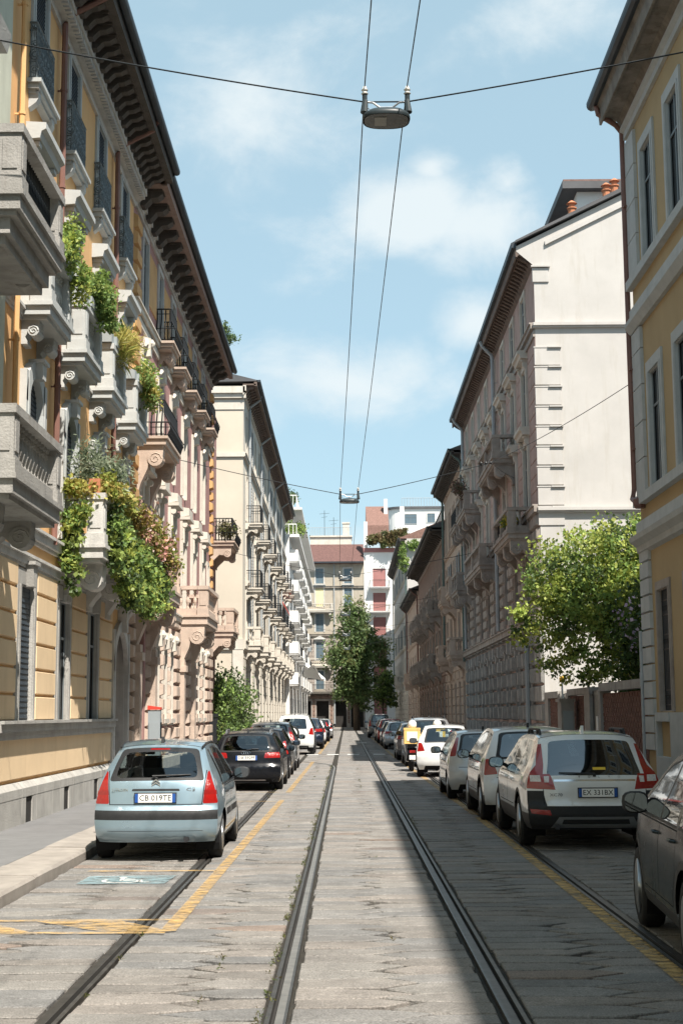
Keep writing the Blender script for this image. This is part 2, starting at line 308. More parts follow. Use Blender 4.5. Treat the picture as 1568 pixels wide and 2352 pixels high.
# ------------------------------------------------------------------ ground, road, rails
def ground():
    g = MB(); g.poly((-400, -60, -.06), (400, -60, -.06), (400, 700, -.06), (-400, 700, -.06)); struct(g.build('ground', 'asphalt'))
    g = MB(); g.box(-3.5, 4.6, -6, 196, -.055, -.032); struct(g.build('road_bed', 'joint'))
    rnd = random.Random(4)
    V, Fc, Cc = [], [], []
    pal = [(.214, .201, .188), (.196, .190, .184), (.220, .201, .185), (.184, .181, .178), (.207, .192, .178), (.218, .207, .194)]
    zones = [(-3.39, -1.91, 2), (-1.76, -.53, 2), (-.36, .94, 2), (1.12, 2.41, 2), (2.57, 4.48, 3)]
    for zi, (xa, xb, nc) in enumerate(zones):
        h = .30 + .03 * rnd.random()
        xs = [xa + (xb - xa) * k / nc for k in range(nc + 1)]
        M = int(206 / (h / 2)) + 4
        jit = [[rnd.uniform(-.034, .034) for m in range(M)] for k in range(nc + 1)]
        amp = [[rnd.uniform(.08, .21) for m in range(M)] for k in range(nc + 1)]
        drift = [rnd.uniform(0, 6) for k in range(nc + 1)]
        def pt(k, m):
            y = -6 + m * h / 2 + jit[k][m] + .05 * math.sin(m * .11 + zi)
            if k in (0, nc): return (xs[k], y)
            s = -1 if (m % 2) == ((k - 1) % 2) else 1
            return (xs[k] + s * amp[k][m] + .10 * math.sin(m * .05 + drift[k]), y)
        for k in range(nc):
            for m in range(k % 2, M - 3, 2):
                near = -6 + m * h / 2 < 62
                P = [pt(k, m)]
                if near: P.append(tuple((a + b) / 2 + rnd.uniform(-.007, .007) for a, b in zip(pt(k, m), pt(k + 1, m))))
                P.append(pt(k + 1, m))
                if k + 1 < nc: P.append(pt(k + 1, m + 1))
                P.append(pt(k + 1, m + 2))
                if near: P.append(tuple((a + b) / 2 + rnd.uniform(-.007, .007) for a, b in zip(pt(k, m + 2), pt(k + 1, m + 2))))
                P.append(pt(k, m + 2))
                if k > 0: P.append(pt(k, m + 1))
                cx = sum(p[0] for p in P) / len(P); cy = sum(p[1] for p in P) / len(P)
                gp = rnd.choice((.006, .009, .013, .018, .024)); gy = rnd.choice((.006, .010, .014, .020, .030, .042)); z0 = rnd.uniform(-.005, .003); tx, ty = rnd.uniform(-.010, .010), rnd.uniform(-.022, .022)
                c0 = rnd.choice(pal); kk = rnd.uniform(.90, 1.08); c = (c0[0] * kk, c0[1] * kk, c0[2] * kk, 1)
                if rnd.random() < .025: c = (c[0] * 1.0, c[1] * .88, c[2] * .82, 1)
                sg = lambda v: max(-1, min(1, v * 12))
                rings = [(0, -.034), (0, -.009), (.008, 0.)] if near else [(0, -.02), (.008, 0)]
                if near:
                    nt = lambda q, s: (q[0] + s * rnd.choice((0, 0, 0, .01, .02, .04, .09)), q[1] + (cy - q[1]) * rnd.choice((0, 0, .04, .10, .20)))
                    P = [nt(q, 1 if q[0] < cx else -1) if abs(q[0] - cx) > .2 and not ((k == 0 and q[0] < cx) or (k == nc - 1 and q[0] > cx)) else q for q in P]
                n = len(P); b = len(V)
                for g_, zz in rings:
                    for p in P:
                        x, y = p[0] - (g_ + gp) * sg(p[0] - cx), p[1] - (g_ + gy) * sg(p[1] - cy)
                        V.append((x, y, z0 + zz + tx * (x - cx) + ty * (y - cy))); Cc.append(c)
                for r in range(len(rings) - 1):
                    for i in range(n): Fc.append((b + r * n + i, b + r * n + (i + 1) % n, b + (r + 1) * n + (i + 1) % n, b + (r + 1) * n + i))
                Fc.append([b + (len(rings) - 1) * n + i for i in range(n)])
    me = bpy.data.meshes.new('road'); me.from_pydata(V, [], Fc); me.materials.append(MT['pave']); colattr(me, Cc)
    struct(place('road', me))
    # kerbs and pavements
    rn = random.Random(9)
    for side, x0, x1, xw in ((-1, -3.40, -3.98, -5.34), (1, 4.50, 5.0, 6.49)):
        m = MB(); y = -4.0
        while y < 195:
            l = rn.uniform(.9, 1.6); dz = rn.uniform(-.006, .006); e = rn.uniform(0, .012)
            pl = [(x0 - side * e * 0, -.03), (x0, .10 + dz), (x0 + side * .03, .13 + dz), (x1, .137 + dz), (x1, -.03)]
            m.prism([(p[0], p[1]) for p in pl], 'z', 0, 0) if 0 else m.add([(p[0], y + .004, p[1]) for p in pl] + [(p[0], y + l - .004, p[1]) for p in pl], [list(range(5)), list(range(5, 10))] + [(i, (i + 1) % 5, 5 + (i + 1) % 5, 5 + i) for i in range(5)])
            y += l
        struct(m.build('kerb', 'kerbstone'))
        m = MB(); m.box(min(x1, xw), max(x1, xw), -4, 195, -.02, .135); struct(m.build('pavement', 'asphalt'))
    # markings
    def strip(name, mt, pts, z=.010):
        m = MB()
        for q in pts: m.poly(*[(x, y, z) for x, y in q])
        struct(m.build(name, mt))
    seg = lambda x, y0, y1, w=.13, sl=0.: [[(x - w / 2, a), (x + w / 2, a), (x + w / 2, b), (x - w / 2, b)] for a, b in [(y0 + (y1 - y0) * i / 12, y0 + (y1 - y0) * (i + 1) / 12) for i in range(12)]]
    strip('parking_line', 'yellowline', [[(-1.62, 12.65), (-1.48, 12.65), (-1.35, 31.5), (-1.47, 31.5)]])
    strip('parking_line', 'yellowline', [[(-1.46, 34.5), (-1.33, 34.5), (-1.25, 56.5), (-1.38, 56.5)]])
    strip('parking_line', 'yellowline', [[(-1.35, 67.5), (-1.2, 67.5), (-1.1, 120), (-1.25, 120)]])
    strip('parking_line', 'yellowfaint', [[(2.26, 6.), (2.40, 6.), (2.42, 26), (2.28, 26)]])
    strip('parking_line', 'yellowline', [[(2.28, 26.5), (2.42, 26.5), (2.2, 56.5), (2.06, 56.5)]])
    strip('parking_line', 'yellowline', [[(2.0, 60.5), (2.13, 60.5), (2.0, 120), (1.88, 120)]])
    strip('parking_line', 'yellowline', [[(-3.1, 17.38), (-1.56, 17.38), (-1.56, 17.50), (-3.1, 17.50)]])
    strip('parking_line', 'yellowline', [[(-3.1, 31.0), (-1.5, 31.0), (-1.5, 31.12), (-3.1, 31.12)], [(-3.1, 34.6), (-1.5, 34.6), (-1.5, 34.7), (-3.1, 34.7)]])
    y0, y1 = 12.5, 13.38
    hatch = [[(-3.38, y1 - .13), (-1.58, y1 - .10), (-1.58, y1 - .02), (-3.38, y1 - .02)], [(-3.38, y0), (-1.56, y0), (-1.56, y0 + .11), (-3.38, y0 + .11)]]
    for a in (-3.95, -2.72): hatch.append([(max(a + .62, -3.38), y0 + .11), (a + 1.22, y0 + .11), (a + .42 + .25, y1 - .12), (max(a - .1, -3.38), y1 - .12)])
    strip('hatched_marking', 'yellowline', hatch, .0115)
    strip('faded_marking', 'yellowfaint', [[(-2.3, 8.7), (-.9, 8.8), (-.9, 8.9), (-2.3, 8.8)], [(-1.28, 8.2), (-1.05, 8.2), (-.95, 8.75), (-1.18, 8.75)]])
    strip('stop_dashes', 'whiteline', [[(x - .27, 65.8), (x + .27, 65.8), (x + .27, 66.9), (x - .27, 66.9)] for x in (-1.56, -.63, .3, 1.5)] + [[(.75, 92), (1.3, 92), (1.3, 93.3), (.75, 93.3)]])
    strip('blue_bay_marking', 'blueline', [[(-3.0, 16.12), (-2.02, 16.12), (-1.98, 16.92), (-2.98, 16.92)]], .0105)
    w = []; bx, by = -2.5, 16.5
    def ln(a, b, t=.045):
        a, b = Vector(a), Vector(b); n = (b - a).normalized(); n = Vector((-n.y, n.x)) * t / 2; w.append([tuple(p) for p in (a - n, b - n, b + n, a + n)])
    cp = [(bx - .03 + .21 * math.cos(R_(t)), by - .10 + .19 * math.sin(R_(t))) for t in range(150, 381, 23)]
    for i in range(len(cp) - 1): ln(cp[i], cp[i + 1])
    ln((bx - .06, by + .16), (bx - .04, by - .08)); ln((bx - .04, by - .06), (bx + .13, by - .06)); ln((bx + .13, by - .05), (bx + .22, by - .25)); ln((bx + .2, by - .25), (bx + .29, by - .22)); ln((bx - .05, by + .05), (bx + .10, by + .05))
    w.append([(bx - .065 + .05 * math.cos(R_(t)), by + .23 + .05 * math.sin(R_(t))) for t in range(0, 360, 40)])
    strip('wheelchair_symbol', 'whiteline', w, .0125)
def rails():
    def rail(name, label, pts, mats, mir):
        m = MB(); prof = [(-.066, -.05, 0), (-.066, .004, 0), (-.048, .007, 1), (.002, .007, 1), (.009, -.03, 2), (.031, -.03, 2), (.036, .004, 0), (.066, .003, 0), (.066, -.05, 0)]
        k = len(prof)
        for i, (x, y) in enumerate(pts): m.v += [Vector((x + mir * p[0], y, p[1])) for p in prof]
        for i in range(len(pts) - 1):
            for j in range(k - 1):
                m.f.append([i * k + j, i * k + j + 1, (i + 1) * k + j + 1, (i + 1) * k + j]); m.mi.append(1 if prof[j][2] == 1 and prof[j + 1][2] == 1 else 2 if prof[j][2] == 2 or prof[j + 1][2] == 2 else 0)
        o = m.build(name, mats, loc=(pts[0][0], pts[0][1], 0)); tag(o, label, 'tram rail', 'tram rails in the road')
    ys = [-5 + 5 * i for i in range(41)]
    rail('tram_rail', 'dark rusty tram rail running under the blue hatchback and black estate', [(-1.835, y) for y in ys if y <= 46], ('railsteel', 'railsteel', 'railgroove'), 1)
    rail('tram_rail', 'worn pale tram rail with weeds, left of the middle of the road', [(-.445, y) for y in ys if y <= 50] + [(-.50, 52), (-.75, 54), (-1.3, 55.8), (-1.9, 57.2)], ('railsteel', 'railtop', 'railgroove'), -1)
    rail('tram_rail', 'tram rail along the shadow edge, running on to the far end', [(1.03, y) for y in ys], ('railsteel', 'railsteel', 'railgroove'), 1)
    rail('tram_rail', 'tram rail running in shade under the white estate car', [(2.49, y) for y in ys if y <= 80], ('railsteel', 'railsteel', 'railgroove'), -1)
# ------------------------------------------------------------------ facade helpers
def wall(mb, s0, s1, z0, z1, holes=(), o=0., depth=.24):
    hs = [h for h in holes if h[1] > s0 and h[0] < s1 and h[3] > z0 and h[2] < z1]
    S = sorted({s0, s1, *[x for h in hs for x in h[:2] if s0 < x < s1]}); Z = sorted({z0, z1, *[x for h in hs for x in h[2:4] if z0 < x < z1]})
    for a, b in zip(S, S[1:]):
        for c, d in zip(Z, Z[1:]):
            if any(h[0] < (a + b) / 2 < h[1] and h[2] < (c + d) / 2 < h[3] for h in hs): continue
            mb.poly((a, o, c), (b, o, c), (b, o, d), (a, o, d))
    for a, b, c, d in [h[:4] for h in hs]:
        e = o - depth
        mb.poly((a, o, c), (a, e, c), (a, e, d), (a, o, d)); mb.poly((b, o, c), (b, e, c), (b, e, d), (b, o, d))
        mb.poly((a, o, c), (b, o, c), (b, e, c), (a, e, c)); mb.poly((a, o, d), (b, o, d), (b, e, d), (a, e, d))
def courses(mb, s0, s1, z0, z1, h, holes=(), proud=.04, gap=.03, bl=None, i=.015, z_=None):
    z = z0; k = 0
    while z < z1 - .05:
        a, b = z, min(z + h - gap, z1)
        iv = [(s0, s1)]
        for q in holes:
            if q[3] > a + .02 and q[2] < b - .02: iv = [w for (u, v) in iv for w in ((u, min(v, q[0])), (max(u, q[1]), v)) if w[1] - w[0] > .06]
        for u, v in iv:
            if bl:
                off = (k % 2) * bl / 2; c = [u] + [x for x in [s0 + off + bl * j for j in range(int((s1 - s0) / bl) + 2)] if u + .12 < x < v - .12] + [v]
                for p, q in zip(c, c[1:]): mb.pillow(p + gap / 3, q - gap / 3, 0, proud, a, b, i)
            else: mb.pillow(u, v, 0, proud, a, b, i)
        z += h; k += 1
def body(mb, s0, s1, z1, depth=9., z0=0., sides=True):
    if sides:
        for s in (s0, s1): mb.poly((s, 0, z0), (s, -depth, z0), (s, -depth, z1), (s, 0, z1))
    mb.poly((s0, -depth, z0), (s1, -depth, z0), (s1, -depth, z1), (s0, -depth, z1)); mb.poly((s0, 0, z1), (s1, 0, z1), (s1, -depth, z1), (s0, -depth, z1))
MESH = {}
def window(B, F, key, s, z, w, h, sur=.16, proj=.05, mats=('greystone', 'winframe', 'darkpane'), sill=.0, hood=None, key_h=0., arch=False, shut=None, shutmat='shutgrey', grille=False, rec=.035, mull=True, cross=True, hoodp=.22, name='window', surtop=True, bl=0.):
    """surround (the part itself) > pane > shutters > grille, cached per key; local origin: middle of the sill on the wall plane."""
    kk = (key, F.eo[:], F.es[:])
    if kk not in MESH:
        O = F(0, 0, 0); d = {}; proj = proj * .6; rec = rec if rec >= .25 else min(rec, .05)
        m = MB(F); a = w / 2
        if sur:
            m.box(-a - sur, -a, 0, proj, 0, h); m.box(a, a + sur, 0, proj, 0, h)
            if surtop and not arch: m.box(-a - sur, a + sur, 0, proj, h, h + sur)
            m.box(-a - sur * .55, -a - sur * .15, proj, proj + .015, 0, h); m.box(a + sur * .15, a + sur * .55, proj, proj + .015, 0, h)
        if sur:
            m.box(-a, -a + .022, -rec, 0, 0, h); m.box(a - .022, a, -rec, 0, 0, h); m.box(-a + .022, a - .022, -rec, 0, h - .022, h); m.box(-a + .022, a - .022, -rec, 0, 0, .022)
        if arch:
            zs = h - a; o1 = arc(0, zs, a + sur, 0, 180, 14); i1 = arc(0, zs, a, 0, 180, 14)
            for i in range(14): m.prism([o1[i], o1[i + 1], i1[i + 1], i1[i]], 'o', 0, proj)
            sp = arc(0, zs, a, 0, 90, 8); m.prism([(a, h)] + sp, 'o', -.02, .004); m.prism([(-a, h)] + [(-x, y) for x, y in sp], 'o', -.02, .004)
        if sill: m.box(-a - sur - .06, a + sur + .06, 0, sill, -.13, 0); m.box(-a - sur, a + sur, 0, sill * .6, -.2, -.13)
        if key_h: m.prism([(-.11, h - .02), (.11, h - .02), (.17, h + key_h), (-.17, h + key_h)], 'o', 0, proj + .12); m.box(-.20, .20, 0, proj + .16, h + key_h, h + key_h + .06)
        if hood == 'flat':
            z1 = h + sur + .22; q = a + sur
            m.box(-q, q, 0, proj * .8, h + sur, z1); m.prism([(0, z1 - .16), (hoodp * .7, z1 - .14), (hoodp * .78, z1 - .02), (hoodp, z1 + .02), (hoodp, z1 + .13), (0, z1 + .15)], 's', -q - .12, q + .12)
            for t in (-q + .08, q - .08): (m.box(t - .10, t + .10, 0, hoodp * .62, z1 - .24, z1 - .16), m.prism([(0, z1 - .24), (hoodp * .5, z1 - .24), (hoodp * .45, z1 - .4), (.07, z1 - .52), (0, z1 - .52)], 's', t - .07, t + .07))
        if hood == 'box':
            z1 = h + sur + .05; q = a + sur * .6
            m.pillow(-q, q, 0, hoodp, z1 + .1, z1 + .42, .04); m.box(-q - .05, q + .05, 0, hoodp * 1.15, z1, z1 + .1)
            for t in (-q + .1, q - .1): m.lathe((t, hoodp * .55, z1 - .16), [(.09, -.09), (.09, .09)], 8, 's'); m.box(t - .07, t + .07, 0, hoodp * .5, z1 - .75, z1)
        if hood == 'ped':
            z1 = h + sur + .2; q = a + sur + .12
            m.box(-q + .1, q - .1, 0, proj, h + sur, z1); m.box(-q, q, 0, hoodp, z1, z1 + .08); m.prism([(-q, z1 + .08), (q, z1 + .08), (0, z1 + .5)], 'o', 0, hoodp * .85)
        if hood == 'orn':
            z1 = h + sur; m.pillow(-.2, .2, 0, proj + .14, h - .12, z1 + .28, .05); m.lathe((0, proj + .1, z1 + .1), [(.02, -.0), (.13, .03), (.13, .08), (.03, .14)], 8, 'o')
            for sg in (-1, 1): m.tube([(sg * .22, proj + .04, z1 + .14), (sg * .4, proj + .06, z1 + .02), (sg * (a + sur * .6), proj + .04, z1 - .1)], [.08, .06, .03], 6)
        if not m.v: m.box(-a, a, -.02, .004, -.03, 0)
        d['root'] = m.mesh(name, mats[0], O)
        p = MB(F); e = -rec; f = .055
        p.m = 1; p.poly((-a, e - .01, 0), (a, e - .01, 0), (a, e - .01, h), (-a, e - .01, h)); p.m = 0
        if mats[1]:
            for x0, x1, z0, z1 in [(-a, -a + f, 0, h), (a - f, a, 0, h), (-a + f, a - f, 0, f), (-a + f, a - f, h - f, h)] + ([(-f / 2, f / 2, f, h - f)] if mull else []) + ([(-a + f, -f / 2, h * .68, h * .68 + .05), (f / 2, a - f, h * .68, h * .68 + .05)] if mull and cross else []): p.box(x0, x1, e, e + .02, z0, z1)
        d['pane'] = p.mesh('pane', (mats[1] or mats[2], mats[2]), O)
        if shut == 'open':
            q = MB(F)
            for sg in (-1, 1):
                x0, x1 = sorted((sg * (a + .01), sg * (a + w * .48)))
                q.box(x0, x1, proj + .01, proj + .045, .02, h - .02)
                n = 14
                for i in range(n): zz = .06 + (h - .12) * i / n; q.prism([(proj + .045, zz), (proj + .065, zz), (proj + .045, zz + (h - .12) / n * .8)], 's', x0 + .04, x1 - .04)
            d['shutter'] = q.mesh('shutter', shutmat, O)
        if shut == 'closed' or shut == 'roll':
            q = MB(F); n = int(h / .09); hh = h * bl if bl else h; zb = h - hh
            q.box(-a, a, e + .021, e + .026, zb, h)
            for i in range(n): zz = zb + hh * i / n; q.prism([(e + .026, zz), (e + .04, zz), (e + .026, zz + hh / n * .85)], 's', -a + .03, (a - .03))
            d['shutter'] = q.mesh('shutter', shutmat, O)
        if grille:
            q = MB(F); nb = max(4, int(w / .11))
            for i in range(1, nb): x = -a + w * i / nb; q.tube([(x, -.06, 0), (x, -.06, h)], .011, 4, False)
            for zz in (.12, .42, h * .5, h * .5 + .3, h - .55, h - .25): q.box(-a, a, -.075, -.05, zz, zz + .025)
            for i in range(nb): 
                x = -a + w * (i + .5) / nb
                for zz in (.28, h * .5 + .17, h - .4): q.tube([(x + .035 * math.cos(t), -.06, zz + .06 * math.sin(t)) for t in [k * math.pi / 3 for k in range(7)]], .008, 3, False)
            d['grille'] = q.mesh('grille', 'iron', O)
        MESH[kk] = d
    d = MESH[kk]; loc = F(s, 0, z)
    r = place(name, d['root'], B, loc)
    for k in ('pane', 'shutter', 'grille'):
        if k in d: place(k, d[k], r, loc)
    return (s - w / 2, s + w / 2, z, z + h)
def volute(m, s0, s1, p, z, h, r=.17, full=None):
    """S-shaped console under a slab: p how far out, h how far down; scroll at its outer end."""
    pl = [(0, z), (p, z), (p, z - .10), (p - .02, z - r * 1.5)] + arc(p - r, z - r - .08, r, -10, -150, 6) + [(p * .45, z - h * .42), (p * .22, z - h * .7), (.10, z - h * .86), (.10, z - h), (0, z - h)]
    m.prism(pl, 's', s0, s1)
    for e in (s0 - .025, s1):
        m.lathe((e, p - r, z - r - .08), [(r, 0), (r, .025)], 14, 's')
    for e, sg in ((s0 - .025, -1), (s1 + .025, 1)):
        sp = [(e, p - r + (r * .82 * (1 - t / 15)) * math.cos(t * .75), z - r - .08 + (r * .82 * (1 - t / 15)) * math.sin(t * .75)) for t in range(14)]
        m.tube(sp, .016, 4)
def baluster(m, s, o, z0, h, r=.062, n=8):
    m.lathe((s, o, z0), [(r * x, h * y) for x, y in ((.9, 0), (.9, .07), (.5, .10), (.45, .16), (1, .36), (.95, .46), (.5, .62), (.42, .72), (.8, .76), (.8, .84), (.55, .87), (.9, .92), (.9, 1))], n)
def balcony(B, F, s0, s1, z, p, style='stone', mt='greystone', th=.2, rh=.95, brk=(), brh=.7, brw=.24, brr=.16, ir='iron', nb=8, sp=.2, label=None, ped=None, smooth=False, apron=0, brp=.9):
    m = MB(F)
    m.box(s0, s1, 0, p, z - th, z - .07); m.box(s0 - .05, s1 + .05, 0, p + .05, z - .07, z); m.box(s0 + .06, s1 - .06, 0, p - .06, z - th - .07, z - th)
    if apron: m.box(s0 + .14, s1 - .14, 0, p - .16, z - th - .07 - apron, z - th - .07); m.box(s0 + .22, s1 - .22, 0, p - .24, z - th - .07 - apron * 1.6, z - th - .07 - apron)
    root = m.build('balcony', mt, B, F((s0 + s1) / 2, 0, z))
    if label: root['label'] = label
    for b in brk:
        q = MB(F); volute(q, b - brw / 2, b + brw / 2, p * brp, z - th - .07, brh, brr); q.build('bracket', mt, root, F(b, 0, z))
    q = MB(F); zt = z + rh
    if style in ('stone', 'panel'):
        pw = .30
        b0, t0 = z + (.22 if style == 'stone' else .22), zt - .15
        peds = [(s0 + pw / 2, p - pw / 2), (s1 - pw / 2, p - pw / 2)] + [(x, p - pw / 2) for x in (ped or [])]
        for s_, o_ in peds:
            q.box(s_ - pw / 2, s_ + pw / 2, o_ - pw / 2, o_ + pw / 2, z, zt - .12); 
            for (u0, u1, v0, v1) in ((s_ - pw / 2 + .05, s_ + pw / 2 - .05, o_ + pw / 2, o_ + pw / 2 + .015), (s_ - pw / 2 - .015, s_ - pw / 2, o_ - pw / 2 + .05, o_ + pw / 2 - .05)): q.box(u0, u1, v0, v1, z + .3, zt - .2)
            q.box(s_ - pw / 2 - .03, s_ + pw / 2 + .03, o_ - pw / 2 - .03, o_ + pw / 2 + .03, z, z + .2)
        q.box(s0 + .02, s1 - .02, p - .24, p - .04, z, z + .2); q.box(s0 - .03, s1 + .03, p - .32, p + .03, zt - .12, zt)
        for sg in (s0, s1):
            e = .02 if sg == s0 else -.22
            q.box(sg + e, sg + e + .2, 0, p - .3, z, z + .2); q.box(sg + (-.03 if sg == s0 else -.29), sg + (.29 if sg == s0 else .03), 0, p - .33, zt - .12, zt)
            n = max(1, int((p - pw) / sp))
            for i in range(n): baluster(q, sg + (.12 if sg == s0 else -.12), (p - pw) * (i + .5) / n, z + .2, zt - z - .32, .06, nb)
        xs = sorted([s for s, o in peds])
        for u, v in zip(xs, xs[1:]):
            L = v - u - pw
            if style == 'panel':
                q.m = 1; n = int(L / .10)
                for i in range(n): x = u + pw / 2 + L * (i + .5) / n; q.tube([(x, p - .14, z + .2), (x, p - .14, zt - .12)], .014, 4, False)
                for i in range(n): x = u + pw / 2 + L * (i + .5) / n; q.tube([(x + .04 * math.cos(t), p - .13, (z + zt) / 2 + .13 * math.sin(t)) for t in [k * math.pi / 3 for k in range(7)]], .012, 3, False)
                q.m = 0
            else:
                n = max(1, round(L / sp))
                for i in range(n): baluster(q, u + pw / 2 + L * (i + .5) / n, p - .14, z + .2, zt - z - .32, .06, nb)
        q.build('balustrade', (mt, ir), root, F((s0 + s1) / 2, 0, z))
    elif style == 'solid':
        for u0, u1, v0, v1 in ((s0, s1, p - .1, p), (s0, s0 + .1, 0, p - .1), (s1 - .1, s1, 0, p - .1)): q.box(u0, u1, v0, v1, z, zt)
        q.build('parapet', mt, root, F((s0 + s1) / 2, 0, z))
    else:
        def bar(s_, o_, ds, do):
            if style == 'belly': q.tube([(s_, o_, zt - .03), (s_ + ds * .0, o_ + do * .0, zt - .32), (s_ + ds * .10, o_ + do * .10, z + rh * .45), (s_ + ds * .17, o_ + do * .17, z + rh * .25), (s_ + ds * .10, o_ + do * .10, z + .04), (s_, o_, z)], .019, 4, False)
            else: q.tube([(s_, o_, z + .04), (s_, o_, zt)], .011, 4, False)
        st = {'belly': .115, 'iron': .12, 'ornate': .10}[style]; e = .06
        n = max(2, int((s1 - s0) / st))
        for i in range(n + 1): bar(s0 + e + (s1 - s0 - 2 * e) * i / n, p - e, 0, 1)
        n = max(1, int(p / st))
        for i in range(n):
            for s_, dr in ((s0 + e, -1), (s1 - e, 1)): bar(s_, p * i / n + .03, dr, 0)
        loop = [(s0 + e, 0), (s0 + e, p - e), (s1 - e, p - e), (s1 - e, 0)]
        for zz, t in ((zt, .022), (zt - .14, .013), (z + .06, .014)) + (((z + .34, .013),) if style != 'iron' else ()):
            g = .17 if style == 'belly' and zz == z + .34 else 0
            lp = [(s0 + e - g, 0), (s0 + e - g, p - e + g), (s1 - e + g, p - e + g), (s1 - e + g, 0)]
            for (a, b), (c, d) in zip(lp, lp[1:]): q.tube([(a, b, zz), (c, d, zz)], t, 4)
        if style == 'ornate':
            per = [((s0 + e, p * t), (0, 1)) for t in (.25, .75)] if p > .3 else [((s0 + e, p * .5), (0, 1))]
            k = int((s1 - s0) / .2)
            per += [((s0 + (s1 - s0) * (i + .5) / k, p - e), (1, 0)) for i in range(k)]
            for (s_, o_), (a, b) in per:
                for zc, r in ((z + .20, .07), (z + .47, .095), (z + .66, .06), (zt - .07, .05)):
                    q.tube([(s_ + a * r * math.cos(t), o_ + b * r * math.cos(t), zc + r * math.sin(t)) for t in [k2 * math.pi / 4 for k2 in range(9)]], .011, 3, False)
                    q.tube([(s_ + a * r * .5 * math.cos(t) * (1 - t / 9), o_ + b * r * .5 * math.cos(t), zc + r * .5 * math.sin(t)) for t in [k2 * math.pi / 3 for k2 in range(7)]], .014, 3, False)
        q.build('railing', ir, root, F((s0 + s1) / 2, 0, z))
    return root
def eaves(B, F, s0, s1, zt, p, soff='soffit', frieze='greystone', bs=.5, bw=.2, bh=.34, fz=.55, gut='gutter', roof='roofdark', rise=2.6, depth=9., over=0., bm=None, dent=True, b0=.1):
    m = MB(F)
    for i, (a, b, o) in enumerate(((0, .22, .06), (.22, .42, max(.10, b0 * .55)), (.42, 1., max(.17, b0)))): m.box(s0, s1, 0, o, zt - .2 - fz * (1 - a), zt - .2 - fz * (1 - b))
    if dent:
        n = int((s1 - s0) / .16)
        for i in range(n): m.box(s0 + .16 * i + .02, s0 + .16 * i + .11, max(.10, b0 * .55), max(.17, b0) * .9, zt - .2 - fz * .78, zt - .2 - fz * .6)
    m.build('frieze', frieze, B)
    m = MB(F); m.box(s0 - over, s1 + over, 0, p - .06, zt - .2, zt - .12); m.box(s0 - over, s1 + over, p - .16, p, zt - .24, zt - .02)
    def brk(m, s):
        z = zt - .2; q = p - .2
        m.prism([(b0, z), (q, z), (q + .02, z - bh * .28), (q - .10, z - bh * .5), (b0 + (q - b0) * .5, z - bh * .55), (b0 + (q - b0) * .33, z - bh * .8), (b0 + .1, z - bh), (b0, z - bh)], 's', s - bw / 2, s + bw / 2)
        m.box(s - bw * .65, s + bw * .65, b0, q + .06, z - .05, z)
    ss = [s0 + bs / 2 + bs * i for i in range(int((s1 - s0) / bs))] if bs else []
    if len(ss) <= 30:
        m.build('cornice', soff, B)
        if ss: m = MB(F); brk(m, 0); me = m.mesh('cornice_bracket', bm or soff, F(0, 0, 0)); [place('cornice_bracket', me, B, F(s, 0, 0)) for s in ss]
    else:
        m.m = 1; [brk(m, s) for s in ss]; m.build('cornice', (soff, bm or soff), B)
    m = MB(F); m.prism([(p - .02, zt - .05)] + [(p + .09 + .09 * math.cos(R_(t)), zt + .05 + .09 * math.sin(R_(t))) for t in (200, 240, 280, 320, 350)] + [(p + .18, zt + .09), (p - .02, zt + .07)], 's', s0 - over, s1 + over)
    m.build('gutter', gut, B)
    m = MB(F); y = depth * .55
    m.prism([(p + .04, zt + .02), (p + .04, zt + .07), (-y, zt + rise + .05), (-depth, zt + .1), (-depth, zt - .12)], 's', s0 - over, s1 + over); return m.build('roof', roof, B)
def downpipe(B, F, s, z0, z1, p, mt='pipebrown', r=.06, o=.12, foot=False):
    m = MB(F); pts = [(s, o, z0), (s, o, z1 - .75), (s, o + .03, z1 - .6), (s, p - .05, z1 - .18), (s, p + .04, z1 + .02)]
    if foot: pts = [(s, -.05, z0 - .16), (s, o * .6, z0 - .12), (s, o, z0 + .05)] + pts[1:]
    m.tube(pts, r, 7)
    z = z0 + 1.
    while z < z1 - 1: m.lathe((s, o, z), [(r + .014, 0), (r + .014, .05)], 7); m.box(s - .015, s + .015, 0, o, z, z + .03); z += 1.9
    m.build('downpipe', mt, B)
def band(m, s0, s1, z, h, p, mould=True):
    m.box(s0, s1, 0, p, z, z + h)
    if mould: m.box(s0, s1, 0, p + .05, z + h, z + h + .05); m.box(s0, s1, 0, p * .5, z - .06, z)
# ------------------------------------------------------------------ the left side of the street
def pale_building():
    F = Frame((-5.3, 0, 0), (0, 1, 0), (1, 0, 0)); B = thing('apartment_building', 'pale green building at the left edge with two heavy stone balconies', 'building', F(17, 0, 0))
    H = [window(B, F, 'pg1', s, 5.2, 1.1, 2.6, mats=('greystone', 'winframe', 'darkpane')) for s in (15.4, 18.6)] + [window(B, F, 'pg2', s, 9.0, 1.1, 2.5) for s in (15.4, 18.6)] + [window(B, F, 'pg2', s, 12.7, 1.1, 2.2) for s in (15.4, 18.6)]
    m = MB(F); wall(m, -40, 21.62, 0, 16.2, H); body(m, -40, 21.62, 16.2); m.build('wall', 'palegreen', B)
    eaves(B, F, -40, 21.62, 15.9, .9)
    balcony(B, F, 18.2, 21.25, 4.98, 1.0, 'stone', 'weathered', .26, .92, brk=(18.7, 20.6), brh=.5, brw=.3, brp=.75, label='stone balcony with balusters', nb=10, ped=())
    balcony(B, F, 18.2, 21.0, 8.82, 1.0, 'panel', 'weathered', .26, .92, brk=(18.7, 20.4), brh=.5, brw=.3, brp=.75, label='stone balcony with iron panels between its pedestals', ped=(), apron=.22)
    m = MB(F); m.prism([(0, 10.5), (.9, 10.5), (.95, 10.75), (0, 10.8)], 's', 14, 17.7); m.build('ledge', 'greystone', B)
